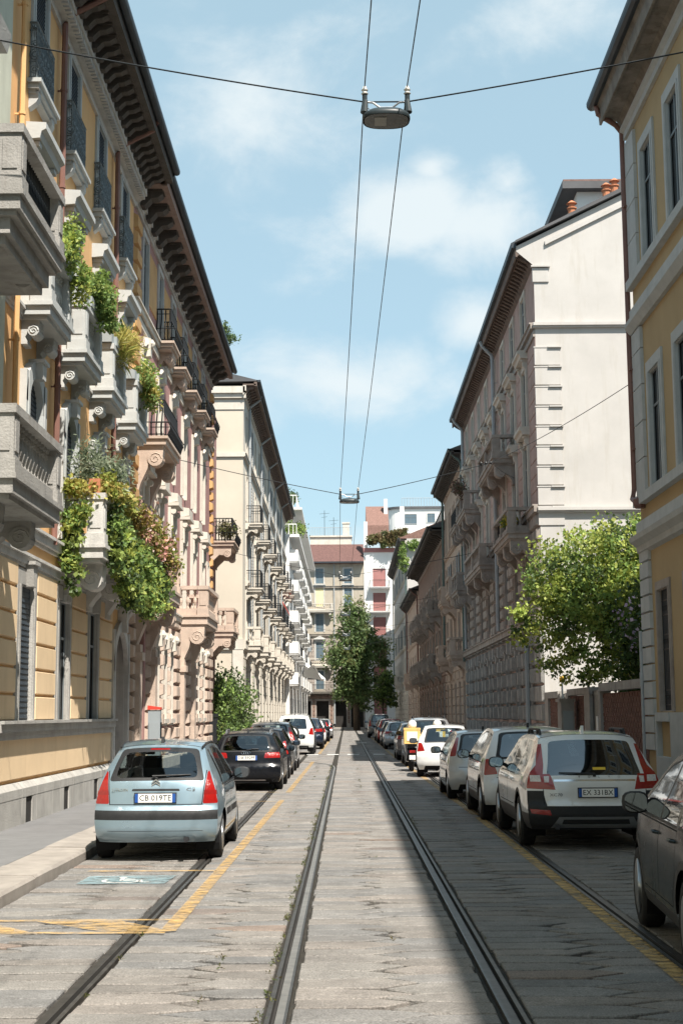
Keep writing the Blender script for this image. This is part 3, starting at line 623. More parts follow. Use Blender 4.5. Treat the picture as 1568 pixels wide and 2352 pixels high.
def yellow_building():
    F = FL; s0, s1 = 21.64, 35.0; BY = (23.75, 26.9, 30.05, 33.4)
    B = thing('apartment_building', 'orange yellow building with ornate iron window railings and ivy balcony', 'building', F(28, 0, 0))
    H = []
    for i, s in enumerate(BY[:3]): H.append(window(B, F, 'yg' + str(i == 0), s, 1.73, .92, 2.28, .26, .07, ('plinthstone', None if i == 0 else 'winframe', 'darkpane'), key_h=.34, shut='closed' if i == 0 else None, shutmat='shutdark', surtop=True, rec=.16))
    for s in BY[:3]: q = MB(F); q.box(s - .245, s + .245, 0, .125, .13, .53); q.build('vent', 'railgroove', B, F(s, 0, .13))
    H.append(window(B, F, 'yportal', 33.6, .05, 1.9, 3.75, .24, .16, ('greystone', None, 'woodframe'), arch=True, key_h=.5, name='portal', rec=.3))
    for s in BY: H.append(window(B, F, 'y1', s, 5.1, 1.05, 2.45, .28, .2, ('bluestone', 'winframe', 'darkpane'), arch=True, key_h=.25, shut='roll', shutmat='shutdark', bl=.9))
    for s in BY: H.append(window(B, F, 'y2', s, 8.72, 1.0, 2.55, .2, .09, ('bluestone', 'winframe', 'darkpane'), hood='flat', hoodp=.34, shut='roll', shutmat='shutdark', bl=.5))
    for s in BY: H.append(window(B, F, 'y3', s, 12.66, .95, 2.05, .2, .08, ('bluestone', 'winframe', 'darkpane'), shut='roll', shutmat='shutdark', bl=.8, surtop=True))
    m = MB(F); wall(m, s0, s1, 0, 15.5, H); body(m, s0, s1, 15.5)
    HG = [(s - .75, s + .75, 1.6, 4.42) for s in BY[:3]] + [(32.45, 35, 0, 4.35)]
    m.build('wall', 'yellow', B); m = MB(F); courses(m, s0, 32.5, 1.78, 4.33, .435, HG, .05, .028, None, .022)
    m.pillow(s0, 32.45, 0, .05, .84, 1.5, .02); m.build('ground_floor_facing', 'peach', B)
    m = MB(F); VH = [(s - .25, s + .25, .1, .54) for s in BY[:3]]
    for a, b in ((s0, 23.2), (23.22, 24.3), (24.32, 25.6), (25.62, 26.3), (26.32, 27.5), (27.52, 28.6), (28.62, 29.6), (29.62, 30.6), (30.62, 31.6), (31.62, 32.5)):
        for c, d in ((0, .56), (.56, .76)):
            iv = [(a, b)]
            for q in VH:
                if c < .5: iv = [w for (u, v) in iv for w in ((u, min(v, q[0])), (max(u, q[1]), v)) if w[1] - w[0] > .02]
            for u, v in iv: m.box(u, v, 0, .15 if d < .6 else .155, .12, d) if d < .6 else m.prism([(0, .5), (.155, .56), (.155, .70), (.07, .79), (0, .79)], 's', u, v)
    band(m, s0, 32.4, 1.60, .13, .16); m.box(s0, 32.4, 0, .11, 1.48, 1.6)
    m.build('plinth', 'plinthstone', B)
    m = MB(F); band(m, s0, s1, 4.36, .12, .07); band(m, s0, s1, 4.82, .14, .12); band(m, s0, s1, 8.42, .10, .05); m.build('string_course', 'greystone', B)
    for i, s in enumerate(BY): balcony(B, F, s - .92, s + .88, 8.66, .50, 'stone', 'bluestone', .22, .95, brk=(s - .62, s + .56), brh=.40, brw=.34, brr=.095, brp=.6, label='small stone balcony with balusters', nb=6, sp=.16)
    for s in BY:
        balcony(B, F, s - .78, s + .74, 12.62, .19, 'ornate', 'bluestone', .16, 1.05, ir='irongrey', label='shallow window ledge with ornate iron railing')
    # two consoles under every window ledge
    m = MB(F); m.prism([(0, 12.44), (.17, 12.44), (.17, 12.32), (.13, 12.24), (0, 12.14)], 's', -.09, .09); me = m.mesh('ledge_bracket', 'bluestone', F(0, 0, 0))
    for s in BY:
        for t in (s - .6, s + .55): place('ledge_bracket', me, B, F(t, 0, 0))
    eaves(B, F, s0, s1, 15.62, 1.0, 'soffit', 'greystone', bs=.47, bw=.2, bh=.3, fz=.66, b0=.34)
    balcony(B, F, 26.3, 34.9, 5.02, .85, 'stone', 'greystone', .26, .96, brk=(27.0, 29.3, 31.6, 34.1), brh=.72, brw=.46, brr=.21, label='long stone balcony under ivy', ped=(29.2, 32.0), nb=8)
    downpipe(B, F, 25.42, 4.9, 15.6, 1.0, 'pipebrown', .058); downpipe(B, F, 31.7, 4.9, 15.6, 1.0, 'pipebrown', .058); downpipe(B, F, 22.12, 4.9, 15.6, 1.0, 'yellow', .045)
def pink_building():
    F = FL; s0, s1 = 35.0, 56.2; BY = [37.05, 40.2, 43.3, 46.45, 49.55, 52.65, 55.1]
    B = thing('apartment_building', 'pink building with round iron balconies and orange block corners', 'building', F(45.6, 0, 0))
    H = []
    for s in (37.1, 46.6): H.append(window(B, F, 'pp', s, .1, 1.5, 4.0, .0, 0, ('beigestone', 'woodframe', 'darkpane'), rec=.5, name='portal'))
    for s in (40.2, 41.9, 43.4, 49.6, 51.3, 53.2): H.append(window(B, F, 'pg', s, 1.75, .62, 2.1, .14, .10, ('palestone', 'winframe', 'darkpane'), hood='orn', sill=.14))
    for s in (40.2, 41.9, 43.4, 49.6, 51.3, 53.2): H.append(window(B, F, 'pv', s, .75, .5, .38, .07, .06, ('beigestone', None, 'darkpane'), name='vent'))
    for s in BY[:6]: H.append(window(B, F, 'p1', s, 5.15, .95, 2.75, .20, .14, ('palestone', 'whiteframe', 'darkpane'), hood='box', hoodp=.28, rec=.12, shut='roll', shutmat='cream', bl=.35))
    for s in BY[:6]: H.append(window(B, F, 'p2', s, 8.95, .92, 2.45, .18, .12, ('palestone', 'whiteframe', 'darkpane'), hood='orn', rec=.12, shut='roll', shutmat='cream', bl=.3))
    for s in BY[:6]: H.append(window(B, F, 'p3', s, 12.5, .9, 2.1, .15, .08, ('greystone', 'winframe', 'darkpane'), rec=.14))
    H.append(window(B, F, 'pn', 55.0, 5.4, .6, 2.2, .12, .08, ('palestone', 'winframe', 'darkpane')))
    m = MB(F); wall(m, s0, s1, 0, 15.4, H); body(m, s0, s1, 15.4); m.build('wall', 'pink', B)
    m = MB(F); HB = [(h[0] - .3, h[1] + .3, h[2] - .1, h[3] + .3) for h in H]
    courses(m, s0 + .02, s1, .72, 4.7, .42, HB, .14, .05, 1.15, .05); m.box(s0, s1, 0, .10, 0, .34); m.pillow(s0, s1, 0, .2, .30, .70, .05); m.build('rusticated_base', 'beigestone', B)
    m = MB(F); mq = MB(F)
    for k in range(22):
        z = 5.0 + k * .44
        w = .62 if k % 2 else .42
        m.pillow(s0 + .02, s0 + .02 + w + .3, 0, .11, z, z + .38, .05); mq.pillow(s1 - w, s1 + .04, 0, .13, z, z + .36, .06)
    m.build('corner_blocks', 'orange', B); mq.build('corner_blocks', 'orange', B)
    m = MB(F); m.box(.8, 2.3, 0, .03, 13.0, 14.5); me = m.mesh('wall_panel', 'orange', F(0, 0, 0))
    for s in BY[:6]: place('wall_panel', me, B, F(s, 0, 0))
    m = MB(F); band(m, s0, s1, 4.74, .16, .16); band(m, s0, s1, 12.22, .14, .12); m.box(s0, s1, 0, .06, 11.95, 12.2); m.build('string_course', 'palestone', B)
    for s in BY[1:6]:
        balcony(B, F, s - .74, s + .74, 12.42, .48, 'belly', 'beigestone', .16, .95, brk=(s,), brh=.5, brw=.6, brr=.12, label='small half-round balcony with bulging iron bars')
    balcony(B, F, 35.7, 38.6, 8.92, .80, 'belly', 'beigestone', .22, .95, brk=(35.95, 38.3), brh=1.3, brw=.34, brr=.2, label='balcony of thin bulging iron bars on scroll brackets')
    balcony(B, F, 35.4, 38.7, 5.08, .85, 'stone', 'beigestone', .28, .92, brk=(35.65, 38.4), brh=1.55, brw=.38, brr=.23, label='stone balcony over the portal', nb=8)
    balcony(B, F, 45.1, 48.7, 5.0, .98, 'stone', 'beigestone', .30, .92, brk=(45.35, 48.4), brh=1.6, brw=.4, brr=.24, label='stone balcony with scroll brackets over the far portal', nb=8, ped=())
    m = MB(F); m.box(-.2, .2, 0, .26, 0, 3.6); m.box(-.26, .26, 0, .32, 3.2, 3.4); m.box(-.26, .26, 0, .3, 0, .6); me = m.mesh('portal_pier', 'beigestone', F(0, 0, 0))
    for s in (35.62, 38.5, 45.3, 48.5): place('portal_pier', me, B, F(s, 0, 0))
    eaves(B, F, s0, s1, 15.55, .86, 'soffitpink', 'greystone', bs=1.05, bw=.36, bh=.42, fz=.5, over=.05, dent=False, bm='soffit', b0=.12)
    F2 = Frame((-5.62, 0, 0), (0, 1, 0), (1, 0, 0)); m = MB(F2); wall(m, s1, 61.5, 0, 14.8); body(m, s1, 61.5, 14.8); m.build('rear_wing', 'pink', B)
    balcony(B, F2, 58.6, 61.2, 9.0, 1.0, 'belly', 'beigestone', .2, .95, brk=(58.8, 61.0), brh=.7, brw=.26, label='far iron balcony with plants')
    balcony(B, F2, 58.6, 61.2, 5.3, 1.0, 'stone', 'beigestone', .24, .92, brk=(58.8, 61.0), brh=.8, brw=.28, label='far stone balcony')
def cream_building():
    F = FL; s0, s1 = 74., 126.; B = thing('apartment_building', 'tall cream building with a blank side wall and rows of balconies', 'building', F(100, 0, 0))
    H = []; bays = [76.6 + 3.62 * i for i in range(14)]; bal = (77.4, 85.3, 92.6, 100.6, 107, 113, 119, 124.4)
    for i, s in enumerate(bays):
        sh = 'open' if i % 3 == 1 else 'closed' if i % 5 == 3 else None
        H.append(window(B, F, 'c0', s, 1.2, 1.5, 3.2, .14, .05, ('palestone', 'winframe', 'darkpane'), rec=.15))
        for z, hh in ((5.75, 2.7), (8.9, 2.6), (12.2, 2.5)): H.append(window(B, F, 'c1' + str(sh) + str(hh), s, z, 1.1, hh, .15, .07, ('palestone', 'whiteframe', 'darkpane'), hood='flat' if z < 9 else None, hoodp=.2, shut=sh))
        H.append(window(B, F, 'c4' + str(sh), s, 15.8, 1.05, 2.2, .13, .05, ('palestone', 'whiteframe', 'bluepane'), shut=sh))
    m = MB(F); wall(m, s0, s1, 0, 19.2, H); courses(m, s0, s1, .9, 5.0, .55, [(h[0] - .15, h[1] + .15, 0, 5.0) for h in H[::5]], .06, .03); m.build('front_wall', 'creamfront', B)
    m = MB(F); body(m, s0, s1, 19.2, 14.); m.build('side_wall', 'cream', B)
    G = FC(s0); m = MB(G)
    for z, h, p in ((5.2, .55, .12), (15.35, .2, .1), (17.9, .5, .05)): m.box(-19, -5.3, 0, p, z, z + h)
    m.box(-19, -5.25, 0, .30, 18.75, 19.1); m.box(-19, -5.2, 0, .18, 18.5, 18.75); m.box(-5.85, -5.3, 0, .1, 0, 5.2)
    m.build('side_moulding', 'palestone', B)
    m = MB(F); band(m, s0, s1, 5.25, .4, .18); band(m, s0, s1, 15.4, .16, .12)
    m.build('string_course', 'palestone', B)
    for k, s in enumerate(bal):
        for z in (12.12, 8.6): balcony(B, F, s - 1.1, s + 1.1, z, .85, 'iron', 'palestone', .2, .95, brk=(s - .85, s + .85), brh=.34, brw=.3, brr=.10, brp=.75, label='small iron balcony')
        balcony(B, F, s - 1.4, s + 1.4, 5.55, .8, 'stone', 'palestone', .28, .95, brk=(s - 1.1, s + 1.1), brh=.42, brw=.4, brr=.13, brp=.8, label='stone balcony', nb=5, sp=.26)
    r = eaves(B, F, s0 - .3, s1, 19.35, .75, 'soffitbrown', 'palestone', bs=.62, bw=.24, bh=.35, fz=.5, depth=14., rise=2.2, dent=False)
    for s in (77.2, 88, 97, 106, 116): downpipe(B, F, s, 5.9, 19.3, .75, 'pipegrey', .07, .14)
    m = MB(F)
    for s, z in ((120.5, 8.8), (118, 8.8), (122, 8.8)): m.prism([(.1, z + 2.4), (.86, z + 1.), (.86, z + .95), (.06, z + 2.35)], 's', s - 1.0, s + 1.0)
    m.build('sun_blind', 'redpaint', B)
    m = MB(F); m.box(74.6, 77.5, -9., -2.2, 19.4, 21.6); m.box(74.4, 77.7, -9.2, -2.0, 21.6, 21.75); m.build('roof_terrace', 'palestone', B)
def white_building():
    F = Frame((-5.0, 0, 0), (0, 1, 0), (1, 0, 0)); s0, s1 = 126., 186.; B = thing('apartment_block', 'white modern block with boxy parapet balconies and roof terraces', 'building', F(156, 0, 0))
    H = []
    for i in range(10):
        s = 130 + 6. * i
        for k in range(6): H.append(window(B, F, 'w', s, 1.4 + 2.75 * k, 1.6, 1.9, .0, 0, ('white', 'winframe', 'darkpane'), shut='roll', shutmat='shutgrey', bl=.4))
    m = MB(F); wall(m, s0, s1, 0, 17.6, H); body(m, s0, s1, 17.6, 13.); m.build('wall', 'white', B)
    for i, s in enumerate((130.5, 139.5, 148.5, 157.5, 167, 177)):
        for k in range(5): balcony(B, F, s - 3.2, s + 3.2, 4.6 + 2.75 * k, .75, 'iron' if k in (1, 2) and i % 2 else 'solid', 'white', .2, .95, label='boxy white balcony')
    m = MB(F); m.box(126.5, 186, -10, .9, 17.6, 17.85); m.box(128.5, 184, -10, -.6, 17.85, 20.3); m.box(128, 184.5, -10.4, 1.1, 20.3, 20.5); m.build('penthouse', 'white', B)
    q = MB(F)
    for zt in (17.85, 20.5):
        for i in range(40): q.tube([(128 + .5 * i, .6, zt), (128 + .5 * i, .6, zt + 1.1)], .03, 4)
        for i in range(12): q.tube([(128, .3 - .4 * i, zt), (128, .3 - .4 * i, zt + 1.1)], .03, 4)
        q.tube([(128, -5, zt + 1.1), (128, .6, zt + 1.1), (148, .6, zt + 1.1)], .04, 4)
    q.build('terrace_railing', 'whiteframe', B)
    m = MB(F); n = 8                                            # a wind-blown white awning over the corner shop
    for i in range(n):
        a = i / n; b = (i + 1) / n; f = lambda t: (1.2 + 1.9 * t, 6.6 - 1.5 * t - .35 * math.sin(t * 9))
        (o0, z0), (o1, z1) = f(a), f(b); m.poly((127, o0, z0), (127, o1, z1), (131, o1 * .95, z1 - .1), (131, o0 * .95, z0 - .1))
    m.prism([(1.2, 6.7), (1.2, 5.2), (3.1, 4.9), (3.1, 5.1)], 's', 131, 131.05); m.build('awning', 'awning', B)
# ------------------------------------------------------------------ the right side
def right_yellow():
    F = FR; s0, s1 = -40., 31.; BY = [29.05 - 2.42 * i for i in range(9)]
    B = thing('apartment_building', 'ochre building at the right edge with grey window frames, brown downpipe', 'building', F(25, 0, 0))
    H = []
    for s in BY:
        H.append(window(B, F, 'r1', s, 6.56, .98, 2.45, .24, .08, ('bluestone', 'winframe', 'darkpane'), rec=.2))
        H.append(window(B, F, 'r2', s, 11.5, .98, 2.45, .24, .08, ('bluestone', 'winframe', 'darkpane'), rec=.2))
        H.append(window(B, F, 'r0', s, 1.86, .98, 2.5, .17, .06, ('brownstone', None, 'shutdark'), grille=True, rec=.22))
    m = MB(F); wall(m, s0, s1, 0, 15.3, H); body(m, s0, s1, 15.3, 10.); m.build('wall', 'ochre_stucco', B)
    m = MB(F)
    z = 1.05
    while z < 5.2: m.pillow(30.12, 31.03, 0, .07, z, z + .345, .012); z += .365
    m.build('quoin_pilaster', 'bluestone', B)
    for a, b in ((6.5, 10.2), (11.5, 14.85)):
        z = a; m = MB(F)
        while z < b - .2: e = min(z + .8, b); m.pillow(30.12, 31.03, 0, .07, z, e - .015, .008); z = e
        m.build('quoin_pilaster', 'bluestone', B)
    m = MB(F)
    m.prism([(0, 5.25), (.10, 5.30), (.12, 5.42), (.25, 5.52), (.28, 5.62), (.1, 5.66), (.1, 5.95), (0, 5.97)], 's', s0, 31.06)
    m.box(s0, 31.05, 0, .16, 6.30, 6.5); m.prism([(0, 10.2), (.09, 10.2), (.2, 10.36), (.2, 10.46), (.09, 10.5), (.09, 10.75), (0, 10.78)], 's', s0, 31.06); m.box(s0, 31.05, 0, .15, 11.22, 11.42)
    m.prism([(0, 14.8), (.08, 14.8), (.08, 14.95), (.16, 15.0), (.16, 15.06), (0, 15.1)], 's', s0, 31.06)
    m.build('string_course', 'bluestone', B)
    m = MB(F)
    for s in BY + [BY[0] + 2.42]:
        m.box(s - 1.93, s - .5, 0, .10, .0, 1.0) if 0 else None
    PH = [(s - .62, s + .62, .95, 1.66) for s in BY]
    iv = sorted(PH); a = s0
    for p in iv: m.box(a, p[0], 0, .12, 0, 1.84); m.box(p[0], p[1], 0, .12, 0, .95); m.box(p[0], p[1], 0, .14, 1.66, 1.84); a = p[1]
    m.box(a, 29.78, 0, .12, 0, 1.84); m.build('plinth', 'bluestone', B)
    m = MB(F); m.prism([(0, 15.1), (.12, 15.14), (.2, 15.28), (.52, 15.3), (.55, 15.2), (.6, 15.2), (.62, 15.5), (.7, 15.62), (0, 15.7)], 's', s0, 31.12); m.build('cornice', 'darkstone', B)
    m = MB(F); m.prism([(.62, 15.56)] + [(.75 + .12 * math.cos(R_(t)), 15.7 + .13 * math.sin(R_(t))) for t in (200, 240, 280, 320, 350)] + [(.87, 15.76), (.62, 15.78)], 's', s0, 31.2); m.build('gutter', 'gutter', B)
    m = MB(F); m.prism([(.7, 15.7), (.7, 15.78), (-5, 18.2), (-10, 15.7), (-10, 15.3)], 's', s0, 31.15); m.build('roof', 'roofdark', B)
    m = MB(F); m.tube([(30.95, .70, 15.66), (30.95, .66, 15.4), (31.0, .25, 15.15), (31.1, .10, 15.0), (31.1, .10, 6.75), (31.04, .16, 6.5), (30.6, .16, 6.36), (30.5, .1, 6.3)], .062, 8); m.lathe((30.52, .12, 6.22), [(.10, 0), (.13, .06), (.13, .2), (.08, .24)], 8)
    for z in (7.6, 9.4, 11.3, 13.2): m.box(30.95, 31.16, .0, .14, z, z + .03)
    m.build('downpipe', 'pipebrown', B)
    m = MB(F); m.tube([(31.08, .09, .1), (31.08, .09, 3.6)], .035, 6); m.lathe((31.08, .09, 2.4), [(.05, 0), (.05, .3)], 6); m.build('conduit', 'pipegrey', B)
def garden_wall():
    F = Frame((6.6, 0, 0), (0, 1, 0), (-1, 0, 0))
    B = thing('boundary_wall', 'low wall of pierced brick panels, concrete cap and dark gate', 'wall', F(39, 0, 0))
    def screen(a, b, z1=2.36):
        m = MB(F); n = int((b - a) / .30); w = (b - a) / n; k = 0; z = .6
        while z < z1 - .05:
            for i in range(n + 1):
                x = a + w * (i + (.5 if k % 2 else 0)); u, v = max(a, x - w * .36), min(b, x + w * .36)
                if v - u > .05: m.box(u, v, -.07, .05, z, z + .085)
            m.box(a, b, -.05, .03, z + .085, z + .115); z += .115; k += 1
        m.build('brick_panel', 'brick', B)
    screen(31.25, 36.7); screen(39.2, 42.0); screen(44.1, 46.2)
    m = MB(F); m.box(31.05, 36.8, -.14, .14, 2.38, 2.58); m.box(38.2, 42.1, -.14, .14, 2.34, 2.52); m.box(43.9, 46.9, -.14, .14, 2.3, 2.5)
    m.box(31.05, 36.8, -.1, .1, 0, .6); m.box(38.3, 46.9, -.1, .1, 0, .6); m.build('coping', 'concrete', B)
    m = MB(F)
    for a, b in ((36.7, 37.0), (38.3, 39.2), (42.0, 42.5), (43.5, 44.1), (46.2, 46.95)): m.box(a, b, -.16, .12, 0, 2.42)
    m.build('pier', 'concrete', B)
    m = MB(F); m.box(37.0, 38.3, -.02, .03, .1, 2.3); m.box(36.98, 38.32, -.04, .05, 2.3, 2.42); m.build('gate', 'blackpaint', B)
    m = MB(F); m.box(37.55, 37.85, .03, .04, 1.35, 1.75); m.build('notice', 'whiteframe', B)
    m = MB(F); m.box(42.5, 43.5, -.04, .02, .1, 2.2); m.build('side_gate', 'woodframe', B)
def brown_building():
    F = FR; s0, s1 = 47., 76.5; B = thing('apartment_building', 'brown pink building with big blank white gable wall and grey block base', 'building', F(61.7, 0, 0))
    H = []; BY = [50.0 + 3.42 * i for i in range(8)]
    for i, s in enumerate(BY):
        H.append(window(B, F, 'b0', s, 1.7, 1.0, 2.2, .2, .16, ('greyrust', 'winframe', 'darkpane'), key_h=.3, grille=False))
        H.append(window(B, F, 'b1', s, 5.35, 1.05, 2.5, .18, .10, ('brownstone', 'winframe', 'darkpane'), key_h=.3))
        H.append(window(B, F, 'b2', s, 8.75, 1.05, 2.5, .22, .12, ('palestone', 'winframe', 'darkpane'), hood='flat', hoodp=.36, shut='closed' if i % 3 == 2 else None, shutmat='shutgrey'))
        H.append(window(B, F, 'b3', s, 11.65, 1.05, 2.35, .22, .12, ('palestone', 'winframe', 'darkpane'), hood='flat', hoodp=.36))
        H.append(window(B, F, 'b4', s, 15.0, 1.0, 1.7, .18, .08, ('palestone', 'shutgrey', 'bluepane'), shut='roll' if i % 2 else None, bl=.9))
    m = MB(F); wall(m, s0, s1, 0, 17.4, H); body(m, s0, s1, 17.4, 16., sides=False); courses(m, s0, s1, 8.8, 14.7, .52, [(h[0] - .5, h[1] + .5, h[2] - .3, h[3] + .7) for h in H], .025, .02, 1.1, .012); m.build('front_wall', 'brownpink', B)
    m = MB(F); HB = [(h[0] - .24, h[1] + .24, h[2] - .3, h[3] + .34) for h in H]
    courses(m, s0, s1, 5.15, 8.5, .48, HB, .13, .05, .95, .06); m.build('upper_blocks', 'brownstone', B)
    m = MB(F); courses(m, s0, s1, .95, 4.75, .62, HB, .10, .05, 1.0, .05); m.box(s0, s1, 0, .18, 0, .9)
    for s in BY:
        for t in (s - .98, s + .98): courses(m, t - .22, t + .22, .95, 4.75, .62, (), .24, .05, None, .07)
    m.build('block_base', 'greyrust', B)
    m = MB(F); band(m, s0, s1, 4.8, .22, .26); band(m, s0, s1, 8.5, .2, .2); band(m, s0, s1, 14.78, .16, .16); m.box(s0, s1, 0, .08, 14.5, 14.75); m.build('string_course', 'brownstone', B)
    # gable end wall facing down the street
    G = FC(s0); m = MB(G); m.poly((6.5, 0, 0), (24, 0, 0), (24, 0, 17.6), (13.6, 0, 21.5), (5.92, 0, 17.68), (5.92, 0, 17.5), (6.5, 0, 17.0)); m.build('gable_wall', 'endwhite', B)
    m = MB(FC(s1)); m.poly((6.5, 0, 0), (24, 0, 0), (24, 0, 17.6), (13.6, 0, 21.7), (5.92, 0, 17.78), (6.5, 0, 17.0)); m.build('far_gable_wall', 'brownpink', B)
    m = MB(G)
    for z, p in ((14.86, .16), (8.52, .18)): m.box(6.42, 24, 0, p, z, z + .10); m.box(6.42, 24, 0, p * .6, z - .06, z)
    m.prism([(6.9, 17.85), (13.6, 21.2), (13.6, 21.05), (6.9, 17.7)], 'o', 0, .09)
    for k in range(9):
        z = 14.1 - .684 * k; m.pillow(6.44, 7.32, 0, .035, z - .60, z, .01); m.box(6.42, 6.9, 0, .05, z, z + .04); m.box(6.9, 7.36, 0, .10, z, z + .045)
    m.pillow(6.44, 7.0, 0, .05, 16.4, 16.9, .01); m.box(6.4, 7.05, 0, .12, 16.92, 16.98)
    m.build('gable_trim', 'endwhite', B)
    m = MB(F); m.prism([(.0, 17.0), (.10, 17.1), (.2, 17.3), (.5, 17.38), (.56, 17.3), (.6, 17.32), (.62, 17.7), (0, 17.7)], 's', s0 + .01, s1); n = int((s1 - s0) / .42)
    for i in range(n): m.prism([(.1, 17.1), (.46, 17.3), (.46, 17.36), (.1, 17.36)], 's', s0 + .2 + .42 * i, s0 + .36 + .42 * i)
    m.build('cornice', 'soffitbrown', B)
    m = MB(F); m.prism([(.58, 17.68), (.62, 17.60), (.74, 17.62), (.76, 17.78), (.6, 17.86)], 's', s0 - .06, s1); m.build('gutter', 'gutter', B)
    m = MB(F); m.prism([(.64, 17.76), (.62, 17.84), (-7.1, 21.74), (-18, 17.7), (-18, 17.4), (-7.1, 21.5)], 's', s0 - .18, s1); r = m.build('roof', 'roofdark', B)
    for k, (x, y, h) in enumerate(((8.2, 49., 1.0), (9.55, 49.5, 1.15), (9.95, 50., 1.3))):
        z = 17.9 + (x - 5.9) * .52; m = MB(); m.lathe((x, y, z - .4), [(.14, 0), (.14, h), (.18, h + .03), (.18, h + .07), (.11, h + .09), (.11, h + .2), (.2, h + .22), (.04, h + .34)], 10); m.build('chimney_pot', 'terracotta', r)
    m = MB(); m.box(8.75, 14, 51, 55, 18.5, 21.12); d = m.build('dormer', 'white', r)
    m = MB(); m.box(8.15, 14, 50.6, 55.4, 21.12, 21.4); d2 = m.build('dormer_eaves', 'roofdark', r); m = MB(); m.box(8.2, 14, 50.7, 55.4, 21.4, 21.5); m.build('dormer_roof', 'redtile', r)
    m = MB(); m.box(8.1, 9.7, 55.5, 58, 18.6, 21.2); m.build('dormer', 'roofdark', r); m = MB(); m.box(8.1, 9.8, 55.4, 58.3, 21.2, 21.36); m.build('dormer_roof', 'redtile', r)
    for (a, b, z, st) in ((53.5, 59.4, 11.55, 'stone'), (66.8, 71.5, 11.5, 'stone'), (49.0, 53.8, 8.1, 'panel'), (59.6, 67.2, 8.1, 'stone'), (72.0, 75.5, 8.1, 'stone'), (72.6, 76.0, 11.5, 'iron')):
        balcony(B, F, a, b, z, .85, st, 'brownstone', .24, .85, brk=[a + .3, (a + b) / 2, b - .3], brh=.75, brw=.4, brr=.2, label='dark stone balcony on brackets', nb=6, sp=.24, ped=((a + b) / 2,))
    downpipe(B, F, 59.0, 5.2, 17.5, .66, 'pipegrey', .08, .2); downpipe(B, F, 74.9, 5.2, 17.5, .66, 'pipegrey', .08, .2)
    m = MB(F); m.tube([(49.0, .3, .1), (49.0, .3, 4.4)], .09, 7); m.build('ground_pipe', 'greypaint', B)
def simple_row(label, F, s0, s1, zt, wm, p, base, bays, floors, w=1.05, h=2.2, soff='soffit', bz=(), hood=None, depth=10., rise=2.4, roof='roofdark', sm='palestone', pipe='pipegreen', bst='stone', bs=.6, basez=4.5, name='apartment_building', pane='darkpane', bm=None, shut=True):
    B = thing(name, label, 'building', F((s0 + s1) / 2, 0, 0)); H = []
    key = label[:12] + str(s0)
    for i in range(bays):
        s = s0 + (s1 - s0) * (i + .5) / bays
        for k, z in enumerate(floors):
            sh = ('open', None, 'closed', None)[(i * 2 + k) % 4] if shut and k else None
            H.append(window(B, F, key + str(k) + str(sh), s, z, w, h if k else h * 1.1, .16, .07, (sm, 'winframe', pane), hood=hood if k in (1, 2) else None, shut=sh, shutmat='shutgrey'))
    m = MB(F); wall(m, s0, s1, 0, zt, H); body(m, s0, s1, zt, depth); m.build('wall', wm, B)
    if base:
        m = MB(F); courses(m, s0, s1, .8, basez, .5, [(q[0] - .2, q[1] + .2, q[2] - .1, q[3] + .2) for q in H], .07, .04, 1.1, .03); m.box(s0, s1, 0, .1, 0, .75); m.build('base', base, B)
    m = MB(F)
    for z in floors[1:]: band(m, s0, s1, z - .42, .14, .1)
    m.build('string_course', sm, B)
    eaves(B, F, s0, s1, zt, p, soff, sm, bs=bs, bw=.24, bh=.38, fz=.5, depth=depth, rise=rise, roof=roof, dent=False)
    for i, z in bz:
        s = s0 + (s1 - s0) * (i + .5) / bays
        balcony(B, F, s - 1.15, s + 1.15, z, .9, bst, bm or sm, .22, .92, brk=(s - .85, s + .85), brh=.65, brw=.34, brr=.16, nb=5, sp=.28, label='small balcony')
    if pipe:
        downpipe(B, F, s0 + .25, 4.6, zt, p, pipe, .07, .15); downpipe(B, F, s1 - .4, 4.6, zt, p, pipe, .07, .15)
    return B
def far_right():
    simple_row('lower salmon building with dark green downpipes beside the brown one', FR, 76.5, 92.3, 16.1, 'tan', .7, 'beigestone', 5, (1.2, 5.4, 8.7, 12.0), bz=[(0, 8.3), (2, 8.3), (0, 5.0), (3, 5.0)], sm='beigestone')
    B = simple_row('sooty dark building with very deep projecting eaves', FR, 92.3, 126, 13.9, 'darkbrown', 1.0, 'darkbrown', 9, (1.2, 5.3, 9.0), bz=[(i, z) for i in range(0, 9, 1) for z in (4.95, 8.65) if (i + int(z)) % 2 or i > 5], sm='brownstone', pipe=None, bs=1.1, shut=False)
    m = MB(FR); m.box(94, 120, -7, -1.5, 14.5, 16.6); m.build('roof_room', 'terracotta', B)
    q = MB(FR)
    for i in range(30): q.tube([(93 + i * 1., .0, 14.3), (93 + i * 1., .0, 15.4)], .03, 4)
    q.tube([(93, 0, 15.4), (122, 0, 15.4)], .04, 4); q.build('roof_railing', 'iron', B)
    simple_row('narrow beige building squeezed between the dark and white ones', FR, 126, 149, 12.8, 'tan', .7, 'beigestone', 5, (1.2, 5.0, 8.6), bz=[(0, 4.7), (2, 4.7)], sm='beigestone', pipe='pipebrown')
    simple_row('pale grey building with red tiled roof, farthest on the right', FR, 149.5, 190, 20.2, 'endwhite', .75, 'palestone', 9, (1.2, 5.6, 9.2, 12.8, 16.6), sm='palestone', roof='redtile', depth=12, rise=3, hood=None, bz=[(3, 5.2)])
